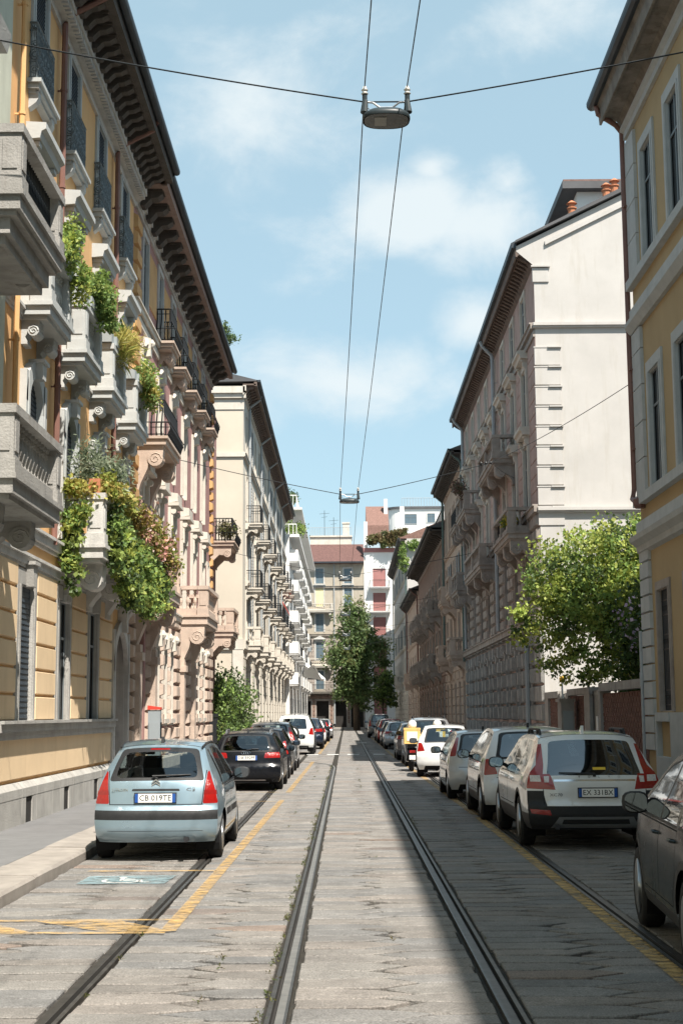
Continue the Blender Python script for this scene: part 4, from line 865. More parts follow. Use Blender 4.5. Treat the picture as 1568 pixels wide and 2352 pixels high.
def end_buildings():
    F = FC(195.); B = thing('apartment_building', 'old beige building closing the street under a brown tiled roof', 'building', F(-1.4, 0, 0))
    x0, x1 = -9.5, 2.55; H = []; ws = (-3.55, .35, -7.4)
    for s in (-8., -5.6, -3.2, -.8, 1.5): H.append(window(B, F, 'arc', s, .05, 1.7, 3.6, .2, .1, ('brownstone', None, 'railgroove'), rec=.8, name='shade_archway'))  # added openings, near-black panes stand in for shade on the ground floor
    for s in ws:
        for k, z in list(enumerate((1., 5.2, 9.1, 13.0, 16.5, 19.6)))[1:]:
            H.append(window(B, F, 'e%d%d' % (k, s == ws[0]), s, z, 1.1, 2.5 if k < 5 else 2.1, .16, .08, ('greystone', 'winframe', 'bluepane'), hood={2: 'ped', 4: 'flat'}.get(k), hoodp=.4, shut='closed' if k == 4 and s == ws[0] else None, shutmat='shutcream'))
    m = MB(F); wall(m, x0, x1, 0, 22.5, H); body(m, x0, x1, 22.5, 12); m.build('wall', 'endbeige', B)
    m = MB(F); [band(m, x0, x1, z, .25, .2) for z in (4.6, 8.5, 12.4, 19.0)]; m.build('string_course', 'darkstone', B)
    m = MB(F); courses(m, x0, x1, .6, 4.5, .55, [(h[0] - .1, h[1] + .1, h[2], h[3] + .1) for h in H], .08, .05, 1.4, .04); m.build('base', 'darkbrown', B); m = MB(F); courses(m, x0, x1, 4.9, 12.2, .6, [(h[0] - .2, h[1] + .2, h[2] - .15, h[3] + .9) for h in H], .05, .03, 1.6, .02); m.build('shade_toned_facing', 'brownstone', B)  # dark base and facing: shade of the lower wall put into their colour
    for z in (15.9, 8.4): balcony(B, F, -5.4, -1.7, z, 1.0, 'stone', 'palestone', .25, .95, brk=(-5., -2.1), nb=5, sp=.3, label='stone balcony')
    balcony(B, F, -5.4, 2.3, 4.9, 1.0, 'iron', 'darkstone', .25, .95, brk=(-5., -1.5, 2.), label='dark iron balcony along the first floor')
    m = MB(F); m.prism([(1.0, 22.35), (1.0, 22.6), (-3.5, 25.45), (-10, 25.45), (-12, 22.5)], 's', x0, x1); r = m.build('roof', 'rooftile', B)
    m = MB(F); m.box(x0, x1, .98, 1.12, 22.38, 22.56); m.build('gutter', 'gutter', B)
    m = MB(F); m.box(-4.9, .9, -9, -3.9, 25.3, 26.55); m.box(-5., 1., -9, -3.7, 26.55, 26.75); m.box(-.3, .6, -6, -5, 26.75, 28.6); m.box(-.4, .7, -6.1, -4.9, 28.6, 28.8); m.build('roof_room', 'palestone', r)
    q = MB(F)
    for i in range(26): q.tube([(-4.9 + .23 * i, -3.8, 26.7), (-4.9 + .23 * i, -3.8, 27.9)], .022, 4)
    q.tube([(-4.9, -3.8, 27.9), (.85, -3.8, 27.9)], .03, 4); q.build('roof_railing', 'pipegrey', r)
    q = MB(F)
    for x, z in ((-2.9, 30.5), (-1.6, 29.5)): q.tube([(x, -5, 26.7), (x, -5, z)], .03, 4); q.tube([(x - .7, -5, z - .5), (x + .7, -5, z - .4)], .02, 4); q.tube([(x - .4, -5, z - 1), (x + .4, -5, z - .9)], .02, 4)
    q.build('antenna', 'iron', r)
    m = MB(F); m.tube([(-1.55, .1, .5), (-1.55, .1, 22.4)], .09, 6); m.build('downpipe', 'pipegrey', B)
    B = thing('apartment_building', 'white building at the street end with red roller blinds', 'building', F(6., 0, 0)); H = []
    for k in range(6):
        z = 1.3 + 3.35 * k + (.9 if k else 0); s = 4.65
        H.append(window(B, F, 'ew', s, z + .2, 1.75, 2.5, 0, 0, ('white', 'winframe', 'darkpane'), shut='closed', shutmat='shutred'))
        if k: balcony(B, F, 3.3, 6.1, z + .1, 1.1, 'iron', 'white', .18, .95, label='white balcony with thin railing')
    m = MB(F); wall(m, 2.56, 14, 0, 23.9, H, .12); body(m, 2.56, 14, 23.9, 14); m.build('wall', 'white', B)
    m = MB(F); m.box(2.5, 14, -.2, .3, 23.9, 24.5); m.build('cornice', 'shutred', B)
    m = MB(F); m.box(2.6, 3.1, -1.2, -.2, 24.5, 28.2); m.build('chimney', 'white', B)
    m = MB(F); m.prism([(-4, 26.5), (-4.1, 28.2), (-9, 31.6), (-13, 28)], 's', 3.0, 6.2); m.build('roof', 'redtile', B)
    m = MB(F); m.box(5.6, 6.1, -8, -7, 29, 32.4); m.box(7.8, 8.4, -6, -5, 28, 31); m.build('chimney', 'white', B)
    F = FC(228.); B = thing('rooftop_villa', 'white rooftop house with a rounded end, high behind the red roof', 'building', F(11, 0, 0)); m = MB(F)
    out = [(9.2 + 2.2 * math.cos(R_(t)), -2.2 + 2.2 * math.sin(R_(t))) for t in range(90, 271, 15)] + [(24, -6), (24, 0)]
    m.prism(out, 'z', 0, 34.7); m.build('wall', 'white', B)
    m = MB(F); m.prism([(9.2 + 2.5 * math.cos(R_(t)), -2.2 + 2.5 * math.sin(R_(t))) for t in range(90, 271, 15)] + [(24.3, -6), (24.3, .3)], 'z', 34.7, 35.05); m.build('roof', 'roofdark', B)
    F = FC(227.9); window(B, F, 'vl', 10.6, 32.2, 2.0, 1.6, .1, .05, ('white', 'winframe', 'bluepane')); window(B, F, 'vl2', 13.9, 32.4, 1.3, 1.5, .1, .05, ('white', 'winframe', 'bluepane')); window(B, Frame(F.o + Vector((7.75, .85, 0)), (.78, -.62, 0), (-.62, -.78, 0)), 'vl3', 0, 32.2, 1.1, 1.6, .06, .05, ('white', 'winframe', 'bluepane'))
    q = MB(F)
    for i in range(20): q.tube([(9.2 + .45 * i, .2, 35), (9.2 + .45 * i, .2, 36.4)], .03, 4)
    q.tube([(9.2, .2, 36.4), (18, .2, 36.4)], .035, 4); q.build('roof_railing', 'pipegrey', B)
# ------------------------------------------------------------------ foliage
def leaf_mesh(name, blobs, n, size, cols, seed=1, clumps=40, shell=2.2, spread=.28, droop=0., flat=0., aspect=1.6, curl=.25):
    """many small folded leaf blades gathered in clumps through the volume of several ellipsoids"""
    rg = np.random.default_rng(seed); V = []; Fc = []; Cs = []
    vol = np.array([b[1][0] * b[1][1] * b[1][2] * (b[2] if len(b) > 2 else 1) for b in blobs]); vol = vol / vol.sum()
    for b, fr in zip(blobs, vol):
        c0, r = np.array(b[0], float), np.array(b[1], float); k = max(3, int(clumps * fr + .5)); nn = int(n * fr)
        d = rg.normal(size=(k, 3)); d /= np.linalg.norm(d, axis=1)[:, None]; rad = rg.random(k) ** (1 / shell)
        cc = c0 + d * r * rad[:, None]
        ci = rg.integers(0, k, nn); cs = spread * r.min() * (.7 + .8 * rg.random(k))
        p = cc[ci] + rg.normal(size=(nn, 3)) * cs[ci][:, None] * np.array([1, 1, .75])
        tone = .78 + .44 * rg.random(k)
        pal = np.array(cols); pi = rg.integers(0, len(pal), k); mix = rg.random(nn) < .75
        col = np.where(mix[:, None], pal[pi[ci]], pal[rg.integers(0, len(pal), nn)]) * tone[ci][:, None] * (.8 + .4 * rg.random(nn))[:, None]
        a = rg.normal(size=(nn, 3)); a[:, 2] = a[:, 2] * (1 - flat) - droop; a /= np.linalg.norm(a, axis=1)[:, None]
        t = rg.normal(size=(nn, 3)); t -= a * (t * a).sum(1)[:, None]; t /= np.linalg.norm(t, axis=1)[:, None]
        nr = np.cross(a, t); L = size * (.65 + .7 * rg.random(nn))[:, None]; w = L / aspect / 2
        V.append(np.stack([p, p + a * L * .5 + t * w + nr * w * curl, p + a * L, p + a * L * .5 - t * w + nr * w * curl], 1).reshape(-1, 3)); Cs.append(np.repeat(col, 4, 0))
    V = np.concatenate(V); Cs = np.concatenate(Cs); nq = len(V) // 4
    me = bpy.data.meshes.new(name); me.vertices.add(len(V)); me.vertices.foreach_set('co', V.astype(np.float32).ravel())
    idx = np.arange(nq * 4).reshape(nq, 4); tri = np.concatenate([idx[:, [0, 1, 2]], idx[:, [0, 2, 3]]], 1).reshape(-1)
    me.loops.add(len(tri)); me.loops.foreach_set('vertex_index', tri.astype(np.int32)); me.polygons.add(nq * 2); me.polygons.foreach_set('loop_start', np.arange(0, nq * 6, 3, dtype=np.int32))
    me.update(calc_edges=True); me.validate()
    colattr(me, np.concatenate([np.clip(Cs, .004, .9), np.ones((len(Cs), 1))], 1)); me.materials.append(MT['leaf'])
    return me
def leaves(name, parent, blobs, n, size, cols, **k):
    loc = WL[parent.name]; bl = [(tuple(np.array(b[0]) - np.array(loc)),) + tuple(b[1:]) for b in blobs]
    return place(name, leaf_mesh(name, bl, n, size, cols, **k), parent, loc)
G1 = [(0.147, 0.232, 0.062), (0.204, 0.301, 0.084), (0.111, 0.178, 0.051), (0.273, 0.346, 0.104)]
G2 = [(0.278, 0.35, 0.078), (0.358, 0.407, 0.104), (0.196, 0.269, 0.063)]
G3 = [(0.072, 0.114, 0.042), (0.097, 0.149, 0.056), (0.06, 0.097, 0.036), (0.127, 0.174, 0.072)]
G4 = [(0.195, 0.234, 0.156), (0.26, 0.299, 0.208), (0.13, 0.169, 0.104)]
G5 = [(0.378, 0.351, 0.095), (0.446, 0.378, 0.121), (0.297, 0.284, 0.081), (0.216, 0.257, 0.054)]
PK = [(.40, .25, .20), (.20, .19, .05), (.22, .17, .06), (.28, .22, .06), (.14, .17, .04), (.18, .22, .05)]
def trunk(B, pts, rad, limbs, mt='bark', name='trunk'):
    m = MB(); m.tube(pts, rad, 8)
    for a, b, r in limbs:
        a, b = Vector(a), Vector(b); q = (a + b) / 2 + Vector((0, 0, .12 * (b - a).length)); m.tube([a, q, b], [r, r * .7, r * .3], 6)
    return m.build(name, mt, B, smooth=True)
def plants():
    z = 5.0
    B = thing('climbing_ivy', 'large green ivy tumbling over the long first floor balcony', 'ivy', (-4.6, 30, 5))
    xo = -4.47
    bl = [((xo - .55, 26.15, 5.65), (.24, .14, .40)), ((xo - .60, 26.15, 5.25), (.24, .14, .4)), ((xo - .62, 26.15, 4.85), (.24, .14, .45)), ((xo - .52, 26.12, 4.40), (.24, .12, .35))]
    bl += [((xo + .07, 26.95, 5.25), (.14, .42, .62)), ((xo + .10, 27.9, 4.95), (.16, .6, .75)), ((xo + .10, 29.0, 4.75), (.17, .7, .75)), ((xo + .11, 30.2, 4.75), (.18, .8, .7)), ((xo + .10, 31.5, 4.75), (.18, .9, .75)), ((xo + .12, 32.6, 4.75), (.18, .9, .6)), ((xo + .08, 33.5, 4.95), (.16, .6, .5)), ((xo + .10, 28.4, 4.45), (.12, .5, .35)), ((xo + .10, 31.4, 4.4), (.12, .8, .35))]
    leaves('foliage', B, bl, 24000, .085, G1 + G2[:2] + G3[:1], seed=3, clumps=380, spread=.42, droop=.7, aspect=1.15, curl=.2)
    B = thing('trailing_plant', 'yellow green variegated plant along the top of the ivy balcony rail', 'plant', (-4.6, 27.5, 6), 'balcony plants')
    leaves('foliage', B, [((xo - .5, 26.3, 6.12), (.34, .2, .17)), ((xo - .08, 26.7, 6.15), (.2, .4, .20)), ((xo + .02, 27.8, 6.12), (.16, .6, .22)), ((xo, 28.9, 6.1), (.15, .5, .2))], 4200, .10, G5, seed=5, clumps=90, spread=.4, droop=.4, aspect=1.6)
    B = thing('flowering_plant', 'pink and orange flowering plant spilling over the ivy balcony', 'plant', (-4.4, 31.5, 6), 'balcony plants')
    leaves('foliage', B, [((xo + .10, 29.6, 5.95), (.22, .55, .35)), ((xo + .16, 30.9, 5.7), (.24, .7, .45)), ((xo + .2, 32.3, 5.55), (.26, .7, .5)), ((xo + .2, 33.3, 5.45), (.24, .6, .5))], 6200, .085, PK, seed=6, clumps=120, spread=.4, aspect=1.2)
    leaves('flowers', B, [((xo + .26, 30.6, 5.75), (.16, .7, .4)), ((xo + .34, 32.0, 5.6), (.16, .8, .45)), ((xo + .32, 33.2, 5.4), (.16, .8, .45))], 800, .065, [(.72, .46, .42), (.80, .6, .56), (.7, .36, .3)], seed=7, clumps=60, spread=.45, aspect=1.)
    B = thing('olive_shrub', 'silvery grey green olive shrub growing up from the ivy balcony', 'plant', (-4.75, 27.2, 5.1), 'balcony plants')
    trunk(B, [(-4.8, 27.2, 5.1), (-4.78, 27.2, 5.9), (-4.7, 27.3, 6.6)], [.04, .03, .015], [((-4.78, 27.2, 5.9), (-4.95, 26.9, 6.7), .02), ((-4.78, 27.2, 5.9), (-4.6, 27.8, 6.7), .02)])
    leaves('foliage', B, [((-4.85, 27.0, 6.6), (.34, .5, .5)), ((-4.62, 27.6, 6.45), (.3, .6, .45))], 3000, .12, G4, seed=8, clumps=60, spread=.35, aspect=4.5, curl=.1)
    tops = [(23.75, 9.75, 'first', 'hanging green plant on the second floor balcony nearest the left edge', G1 + G2, 1500), (26.95, 9.85, '', 'bushy green plant on the second balcony of the second floor row', G1, 2300),
            (29.9, 9.5, '', 'thin grassy plant on the third balcony of the second floor row', G5, 1500), (33.2, 9.6, '', 'green and yellow plant on the farthest balcony of the second floor row', G1 + G5[:2], 2300)]
    for i, (s, z, a, lab, cols, n) in enumerate(tops):
        B = thing('balcony_plant', lab, 'plant', (-4.75, s, z), 'balcony plants')
        if i == 2: leaves('foliage', B, [((-4.78, s + .1, z + .2), (.14, .6, .35))], n, .3, cols, seed=20 + i, clumps=40, spread=.6, droop=-.8, aspect=14, curl=.05)
        else: leaves('foliage', B, [((-4.78, s - .15, z + .25), (.18, .42, .34)), ((-4.66, s + .25, z - .15), (.15, .5, .42)), ((-4.74, s + .5, z + .4), (.14, .3, .36))] if i else [((-4.72, s + .3, z + .35), (.15, .36, .55)), ((-4.66, s + .75, z - .3), (.15, .3, .5)), ((-4.72, s - .2, z + .1), (.12, .4, .25))], n, .085, cols, seed=20 + i, clumps=60, spread=.4, droop=.4, aspect=1.5)
        m = MB(); m.box(-5.2, -4.86, s - .88, s - .60, 9.62, 9.84); m.box(-4.98, -4.80, s - .6, s + .75, 9.61, 9.8)
        m.build('planter', 'planter', B)
    # planter boxes beside the ivy pedestal
    m = MB(); m.box(-4.80, -4.58, 26.34, 26.6, 5.98, 6.26); o = m.build('flower_box', 'terracotta', None, (-4.69, 26.47, 5.98)); tag(o, 'terracotta flower box on the stone pedestal under the variegated plant', 'planter')
    # garden between the pink and cream houses
    B = thing('garden_shrub', 'dense green shrub in the front garden beside the pink building', 'shrub', (-5.4, 62, .1))
    trunk(B, [(-5.5, 62, 0), (-5.45, 62, 1.4), (-5.3, 62.2, 2.6)], [.1, .07, .03], [((-5.45, 62, 1.4), (-4.9, 61.2, 2.6), .04), ((-5.45, 62, 1.4), (-6.2, 63.5, 2.8), .04)])
    leaves('foliage', B, [((-5.35, 61.6, 2.9), (.95, 1.0, 1.0)), ((-4.75, 62.5, 2.3), (.8, 1.2, .8)), ((-5.5, 63.5, 2.2), (.9, 1.6, 1.5)), ((-5.2, 61.2, 1.5), (.9, .9, .9))], 7000, .15, G3 + G1[:2], seed=31, clumps=130, spread=.3, aspect=1.5)
    B = thing('garden_shrub', 'low bright green shrub behind railings in front of the cream building', 'shrub', (-5., 66, .1))
    leaves('foliage', B, [((-4.9, 66, 1.2), (.7, 1.6, .7)), ((-5.2, 60.2, .9), (.7, .8, .7)), ((-4.9, 69.5, .9), (.6, 1.4, .6))], 3600, .14, G1 + G3, seed=32, clumps=90, spread=.35)
    B = thing('garden_fence', 'low stone wall with iron railings before the garden shrubs', 'fence', (-5.3, 68, 0)); m = MB(); m.box(-5.5, -5.28, 56.3, 73.9, 0, .55); m.build('wall', 'palestone', B)
    q = MB()
    for i in range(110): y = 56.4 + .16 * i; q.tube([(-5.38, y, .55), (-5.38, y, 1.9)], .014, 4, False)
    for zz in (.7, 1.75): q.box(-5.4, -5.36, 56.3, 73.9, zz, zz + .04)
    q.build('railings', 'iron', B)
    # the tree over the brick wall
    B = thing('leafy_tree', 'spreading yellow green tree leaning over the pierced brick wall', 'tree', (8.2, 40.5, 0))
    br = [(7.0, 39.5, 5.6), (5.6, 39.0, 4.7), (8.6, 41, 6.6), (9.6, 41, 5.6), (6.6, 41.5, 6.2), (7.6, 38.6, 4.2), (5.3, 40.5, 3.7)]
    trunk(B, [(8.3, 40.5, 0), (8.2, 40.5, 1.6), (8.0, 40.4, 3.0), (7.9, 40.4, 4.4), (8.0, 40.6, 6.0)], [.17, .15, .13, .1, .04], [((8.05, 40.4, 2.8 + .2 * i), b, .06) for i, b in enumerate(br)], 'birch')
    leaves('crown', B, [((6.3, 39.6, 5.7), (1.25, 1.3, 1.15)), ((7.5, 39.8, 6.25), (1.3, 1.4, 1.1)), ((8.9, 40.2, 6.5), (1.2, 1.4, 1.0)), ((5.5, 39.6, 4.5), (1.1, 1.2, .85)), ((6.7, 39.2, 4.2), (1.35, 1.2, 1.0)), ((8.1, 39.4, 4.6), (1.3, 1.2, 1.2)), ((9.8, 40.6, 5.2), (1.2, 1.4, 1.4)), ((6.4, 39.3, 3.3), (1.1, 1.0, .7)), ((7.4, 39.0, 3.0), (1.0, .9, .6)), ((4.75, 39.8, 4.15), (.55, .7, .4)), ((9.6, 39.6, 4.0), (1.2, 1.2, 1.3)), ((8.6, 39.0, 3.4), (1.1, 1.0, .8)), ((7.9, 39.0, 3.7), (1.2, 1.0, 1.0)), ((7.0, 39.0, 5.0), (1.3, 1.0, 1.0)), ((5.9, 39.2, 5.2), (.9, .9, .8)), ((9.9, 39.8, 6.4), (1.1, 1.2, 1.0)), ((7.6, 40.4, 5.2), (1.5, 1.3, 1.3))], 42000, .112, G1[:2] + G2 + [(.24, .28, .06)] + G3[:1], seed=41, clumps=640, shell=2.6, spread=.17, aspect=1.35)
    B = thing('dark_shrub', 'dark evergreen shrub with mauve flowers beside the ochre building, behind the wall', 'shrub', (8.2, 36.8, 0))
    leaves('foliage', B, [((7.7, 36.6, 3.3), (.7, 1.6, 1.3)), ((8.4, 36.8, 3.9), (.9, 1.6, 1.6)), ((8.0, 37.5, 2.4), (.9, 2.2, 1.0))], 6000, .16, [(.03, .06, .015), (.045, .08, .02)], seed=43, clumps=120, spread=.3)
    leaves('flowers', B, [((7.4, 35.6, 3.8), (.6, .9, .9))], 130, .09, [(.32, .24, .36), (.42, .33, .42)], seed=44, clumps=14, spread=.25, aspect=1)
    # end of the street
    B = thing('tall_tree', 'tall dark green tree at the end of the street', 'tree', (1.1, 165, 0))
    trunk(B, [(1.2, 165, 0), (1.1, 165, 4), (1.0, 165, 9), (1.1, 165, 14)], [.4, .32, .2, .06], [((1.1, 165, 4 + i), (1.1 + 2.4 * math.cos(i * 2.1), 165 + 2.2 * math.sin(i * 2.1), 6.5 + i * 1.1), .12) for i in range(7)])
    leaves('crown', B, [((1.0, 165, 6.), (2.2, 2.2, 2.4)), ((.2, 164, 8.5), (2.5, 2.3, 2.4)), ((2.4, 164.5, 9.2), (2.3, 2.2, 2.2)), ((1.0, 164, 11.6), (2.2, 2.0, 2.0)), ((.9, 164.5, 14), (1.3, 1.4, 1.7)), ((1.9, 164.5, 13), (1.2, 1.2, 1.3)), ((-.2, 164, 4.6), (1.8, 1.6, 1.3)), ((1.6, 164, 3.6), (1.6, 1.5, 1.2)), ((4.2, 164.5, 8.2), (1.1, 1.1, .9))], 15000, .40, [tuple(x * 1.3 for x in t) for t in G3] + [(.17, .19, .075)], seed=51, clumps=330, spread=.2, droop=.5, aspect=2.2)
    B = thing('street_tree', 'small slim tree in front of the far white building', 'tree', (4.5, 172, 0))
    trunk(B, [(4.5, 172, 0), (4.4, 172, 2.5), (4.4, 172, 5.5)], [.16, .12, .05], [((4.4, 172, 2.5), (3.6, 171.5, 4.6), .06), ((4.4, 172, 3), (5.3, 172, 5), .06)])
    leaves('crown', B, [((4.3, 172, 4.2), (1.3, 1.3, 1.5)), ((4.7, 172, 6.0), (1.1, 1.1, 1.3)), ((5.4, 171.6, 3.4), (.8, .8, .8))], 2600, .34, G1 + G3, seed=52, clumps=70, spread=.25)
    def small(name, label, loc, bl, n, size, cols, seed, grp='roof terrace plants'):
        B = thing(name, label, 'plant', loc, grp); leaves('foliage', B, bl, n, size, cols, seed=seed, clumps=50, spread=.32)
    small('terrace_hedge', 'long brown green hedge on the terrace above the red blinds', (6, 194.6, 24.5), [((3.9, 194.4, 25.4), (1.0, .5, 1.0)), ((5.2, 194.4, 25.6), (1.2, .5, 1.1)), ((6.6, 194.2, 25.7), (1.2, .6, 1.2)), ((8.2, 194.2, 25.9), (1.3, .6, 1.2))], 9000, .32, [(.13, .12, .05), (.09, .12, .045), (.16, .12, .06)], 61)
    small('terrace_tree', 'small tree in a pot on the upper terrace of the white block', (-5.6, 130, 20.6), [((-5.4, 131, 22.0), (.9, .9, .55)), ((-4.8, 131, 21.7), (.6, .7, .4))], 900, .2, G3, 62)
    small('terrace_plant', 'green plant hanging over the lower terrace of the white block', (-4.6, 129, 17.9), [((-4.2, 129, 18.6), (.5, .9, .5)), ((-5., 128.6, 18.7), (.8, .5, .6))], 900, .2, G1, 63)
    small('roof_conifer', 'small dark conifer in a pot on the cream building roof', (-6.6, 75.2, 21.7), [((-6.5, 75.2, 22.3), (.3, .3, .5)), ((-6.5, 75.2, 22.8), (.14, .14, .4)), ((-6.1, 75, 22.0), (.4, .3, .25))], 900, .12, G3, 64)
    small('terrace_vine', 'green vine climbing the far pale grey building', (6.3, 150.2, 16), [((6.2, 149.3, 18), (.5, .3, 1.9)), ((7.4, 149.3, 19.5), (.9, .3, .9))], 1300, .25, G1, 65)
    small('balcony_shrub', 'tangled plant in the far iron balcony of the pink building', (-4.7, 59.6, 9.1), [((-4.95, 59.2, 9.5), (.4, .8, .35))], 900, .1, [(.12, .11, .05), (.08, .10, .03)], 66, 'balcony plants')
    small('balcony_shrub', 'bare brown bush on a high balcony of the brown building', (5.8, 68, 11.8), [((5.5, 67.6, 12.6), (.3, .9, .5))], 500, .14, [(.14, .09, .07), (.1, .09, .05)], 67, 'balcony plants')
    small('balcony_shrub', 'low yellow flowers along the lower brown balcony', (5.7, 50, 8.2), [((5.75, 49.5, 8.5), (.25, .5, .18))], 500, .09, [(.35, .3, .03), (.1, .16, .03)], 68, 'balcony plants')
    # weeds in the joints
    pts = []; rg = random.Random(7)
    for i in range(170):
        y = 8 + 45 * rg.random() ** 1.3; x = -.545 + rg.gauss(0, .018) if rg.random() < .75 else rg.choice((1.13, -.93, -.96, .36, -1.74))
        pts.append(((x, y, .012), (.02, .07 * rg.random() + .02, .012)))
    me = leaf_mesh('weeds', pts, 2400, .028, [(.07, .10, .025), (.10, .11, .035), (.12, .10, .045)], seed=71, clumps=240, spread=.8, droop=-.6, aspect=3.5)
    o = place('weeds', me); tag(o, 'small weeds growing along the tram rails and joints', 'weeds', kind='stuff')
# ------------------------------------------------------------------ wires, lamps, street furniture
def catenary(a, b, sag, n=14): return [tuple(Vector(a).lerp(Vector(b), i / n) - Vector((0, 0, sag * 4 * (i / n) * (1 - i / n)))) for i in range(n + 1)]
def wires():
    ys = [17.5, 43.6, 68.5, 93.4, 118, 143]; X = {17.5: .57, 43.6: .14, 68.5: 0, 93.4: .0, 118: 0.05, 143: .1}; Zc = {17.5: 9.72, 43.6: 8.62}
    ends = {17.5: ((-5.2, 17.3, 10.66), (6.5, 17.5, 10.78)), 43.6: ((-5.35, 44.1, 9.85), (4.54, 43.6, 9.56))}
    for k, y in enumerate(ys):
        x = X[y]; z = Zc.get(y, 8.5); h = .275
        lab = ['big black oval street lamp hanging nearest, high over the road', 'second hanging black lamp, over the middle of the street', 'third hanging lamp, small in front of the beige end building', 'fourth hanging lamp, tiny against the tree top', 'fifth hanging lamp, tiny against the middle of the tree', 'farthest hanging lamp, tiny against the lower tree'][k]
        B = thing('hanging_lamp', lab, 'street lamp', (x, y, z), 'lamps hung over the street')
        m = MB()
        for sg in (-1, 1): m.tube([(x + sg * h, y, z - .02), (x + sg * h, y, z + .10)], .032, 8); m.tube([(x + sg * (h + .01), y - .03, z - .18), (x + sg * (h - .005), y, z)], [.05, .036], 8)
        m.build('clamp', 'lampbody', B)
        m = MB()
        for sg in (-1, 1): m.lathe((x + sg * h, y, z + .08), [(.03, 0), (.048, .01), (.03, .03), (.026, .05), (.046, .06), (.03, .08), (.02, .11)], 10)
        m.build('insulator', 'porcelain', B, smooth=True)
        m = MB(); m.tube([(x - h, y, z - .02), (x - .17, y, z - .03), (x - .08, y, z - .10), (x + .08, y, z - .10), (x + .17, y, z - .03), (x + h, y, z - .02)], .014, 6)
        m.tube([(x - h, y, z - .08), (x - .15, y, z - .16)], .006, 4); m.tube([(x + h + .02, y, z - .10), (x + h + .03, y, z - .15), (x + .12, y, z - .16)], .008, 4); m.tube([(x, y, z - .1), (x, y, z - .2)], .02, 6)
        m.build('yoke', 'steelgalv', B)
        m = MB(); N = 28; lev = [(.30, -.285), (.31, -.26), (.30, -.225), (.24, -.18), (.12, -.155), (.02, -.15)]
        for i, (r, dz) in enumerate(lev): m.v += [Vector((x + r * (abs(math.cos(t)) ** .75) * math.copysign(1, math.cos(t)), y + r * .85 * (abs(math.sin(t)) ** .75) * math.copysign(1, math.sin(t)), z + dz)) for t in [2 * math.pi * j / N for j in range(N)]]
        for i in range(len(lev) - 1):
            for j in range(N): m.f.append([i * N + j, i * N + (j + 1) % N, (i + 1) * N + (j + 1) % N, (i + 1) * N + j]); m.mi.append(0)
        m.f.append(list(range((len(lev) - 1) * N, len(lev) * N))); m.mi.append(0); m.build('lamp_housing', 'lampbody', B, smooth=True)
        m = MB(); m.add([(x + .285 * math.copysign(abs(math.cos(t)) ** .75, math.cos(t)), y + .24 * math.copysign(abs(math.sin(t)) ** .75, math.sin(t)), z - .284) for t in [2 * math.pi * j / N for j in range(N)]], [list(range(N))]); m.build('lamp_glass', 'lampglass', B)
        m = MB(); m.box(x - .15, x + .0, y - .13, y + .13, z - .292, z - .286); m.build('lamp_panel', 'lampled', B)
        m = MB()
        a, b = ends.get(y, ((-5.3, y, z + 1.1), (6.5, y, z + 1.1)))
        m.tube(catenary(a, (x - h, y, z - .02), .04), .011, 4); m.tube(catenary((x + h, y, z - .02), b, .04), .011, 4); m.tube([(x - h, y, z - .02), (x + h, y, z - .02)], .011, 4)
        if k == 1:
            m.tube(catenary(b, (6.45, 30.9, 9.14), .1), .010, 4); m.tube(catenary(b, (6.45, 53.4, 10.7), .05), .010, 4)
            for t in (.0, .15, .3): m.lathe((b[0] - t, b[1], b[2] - .02 * t - .05), [(.02, 0), (.05, .04), (.02, .09)], 7)
        o = m.build('span_wire', 'iron', None, a); tag(o, ['span wire crossing the top of the street to carry the nearest lamp', 'forked span wire carrying the second lamp', 'thin span wire carrying the third lamp', 'thin span wire carrying the fourth lamp', 'thin span wire carrying the fifth lamp', 'thin span wire carrying the farthest lamp'][k], 'cable', 'span wires of the lamps')
    for sg, lab in ((-1, 'left-hand tram wire of the pair running along the street'), (1, 'right-hand tram wire of the pair running along the street')):
        m = MB(); P = [(.95 + sg * .275, -4., 9.5)] + [(X[y] + sg * .275, y, Zc.get(y, 8.5) + (.19 if y < 20 else .12)) for y in ys]
        for a, b in zip(P, P[1:]): m.tube(catenary(a, b, .12, 16), .0075, 4, False)
        o = m.build('contact_wire', 'iron', None, P[0]); tag(o, lab, 'cable', 'tram wires')
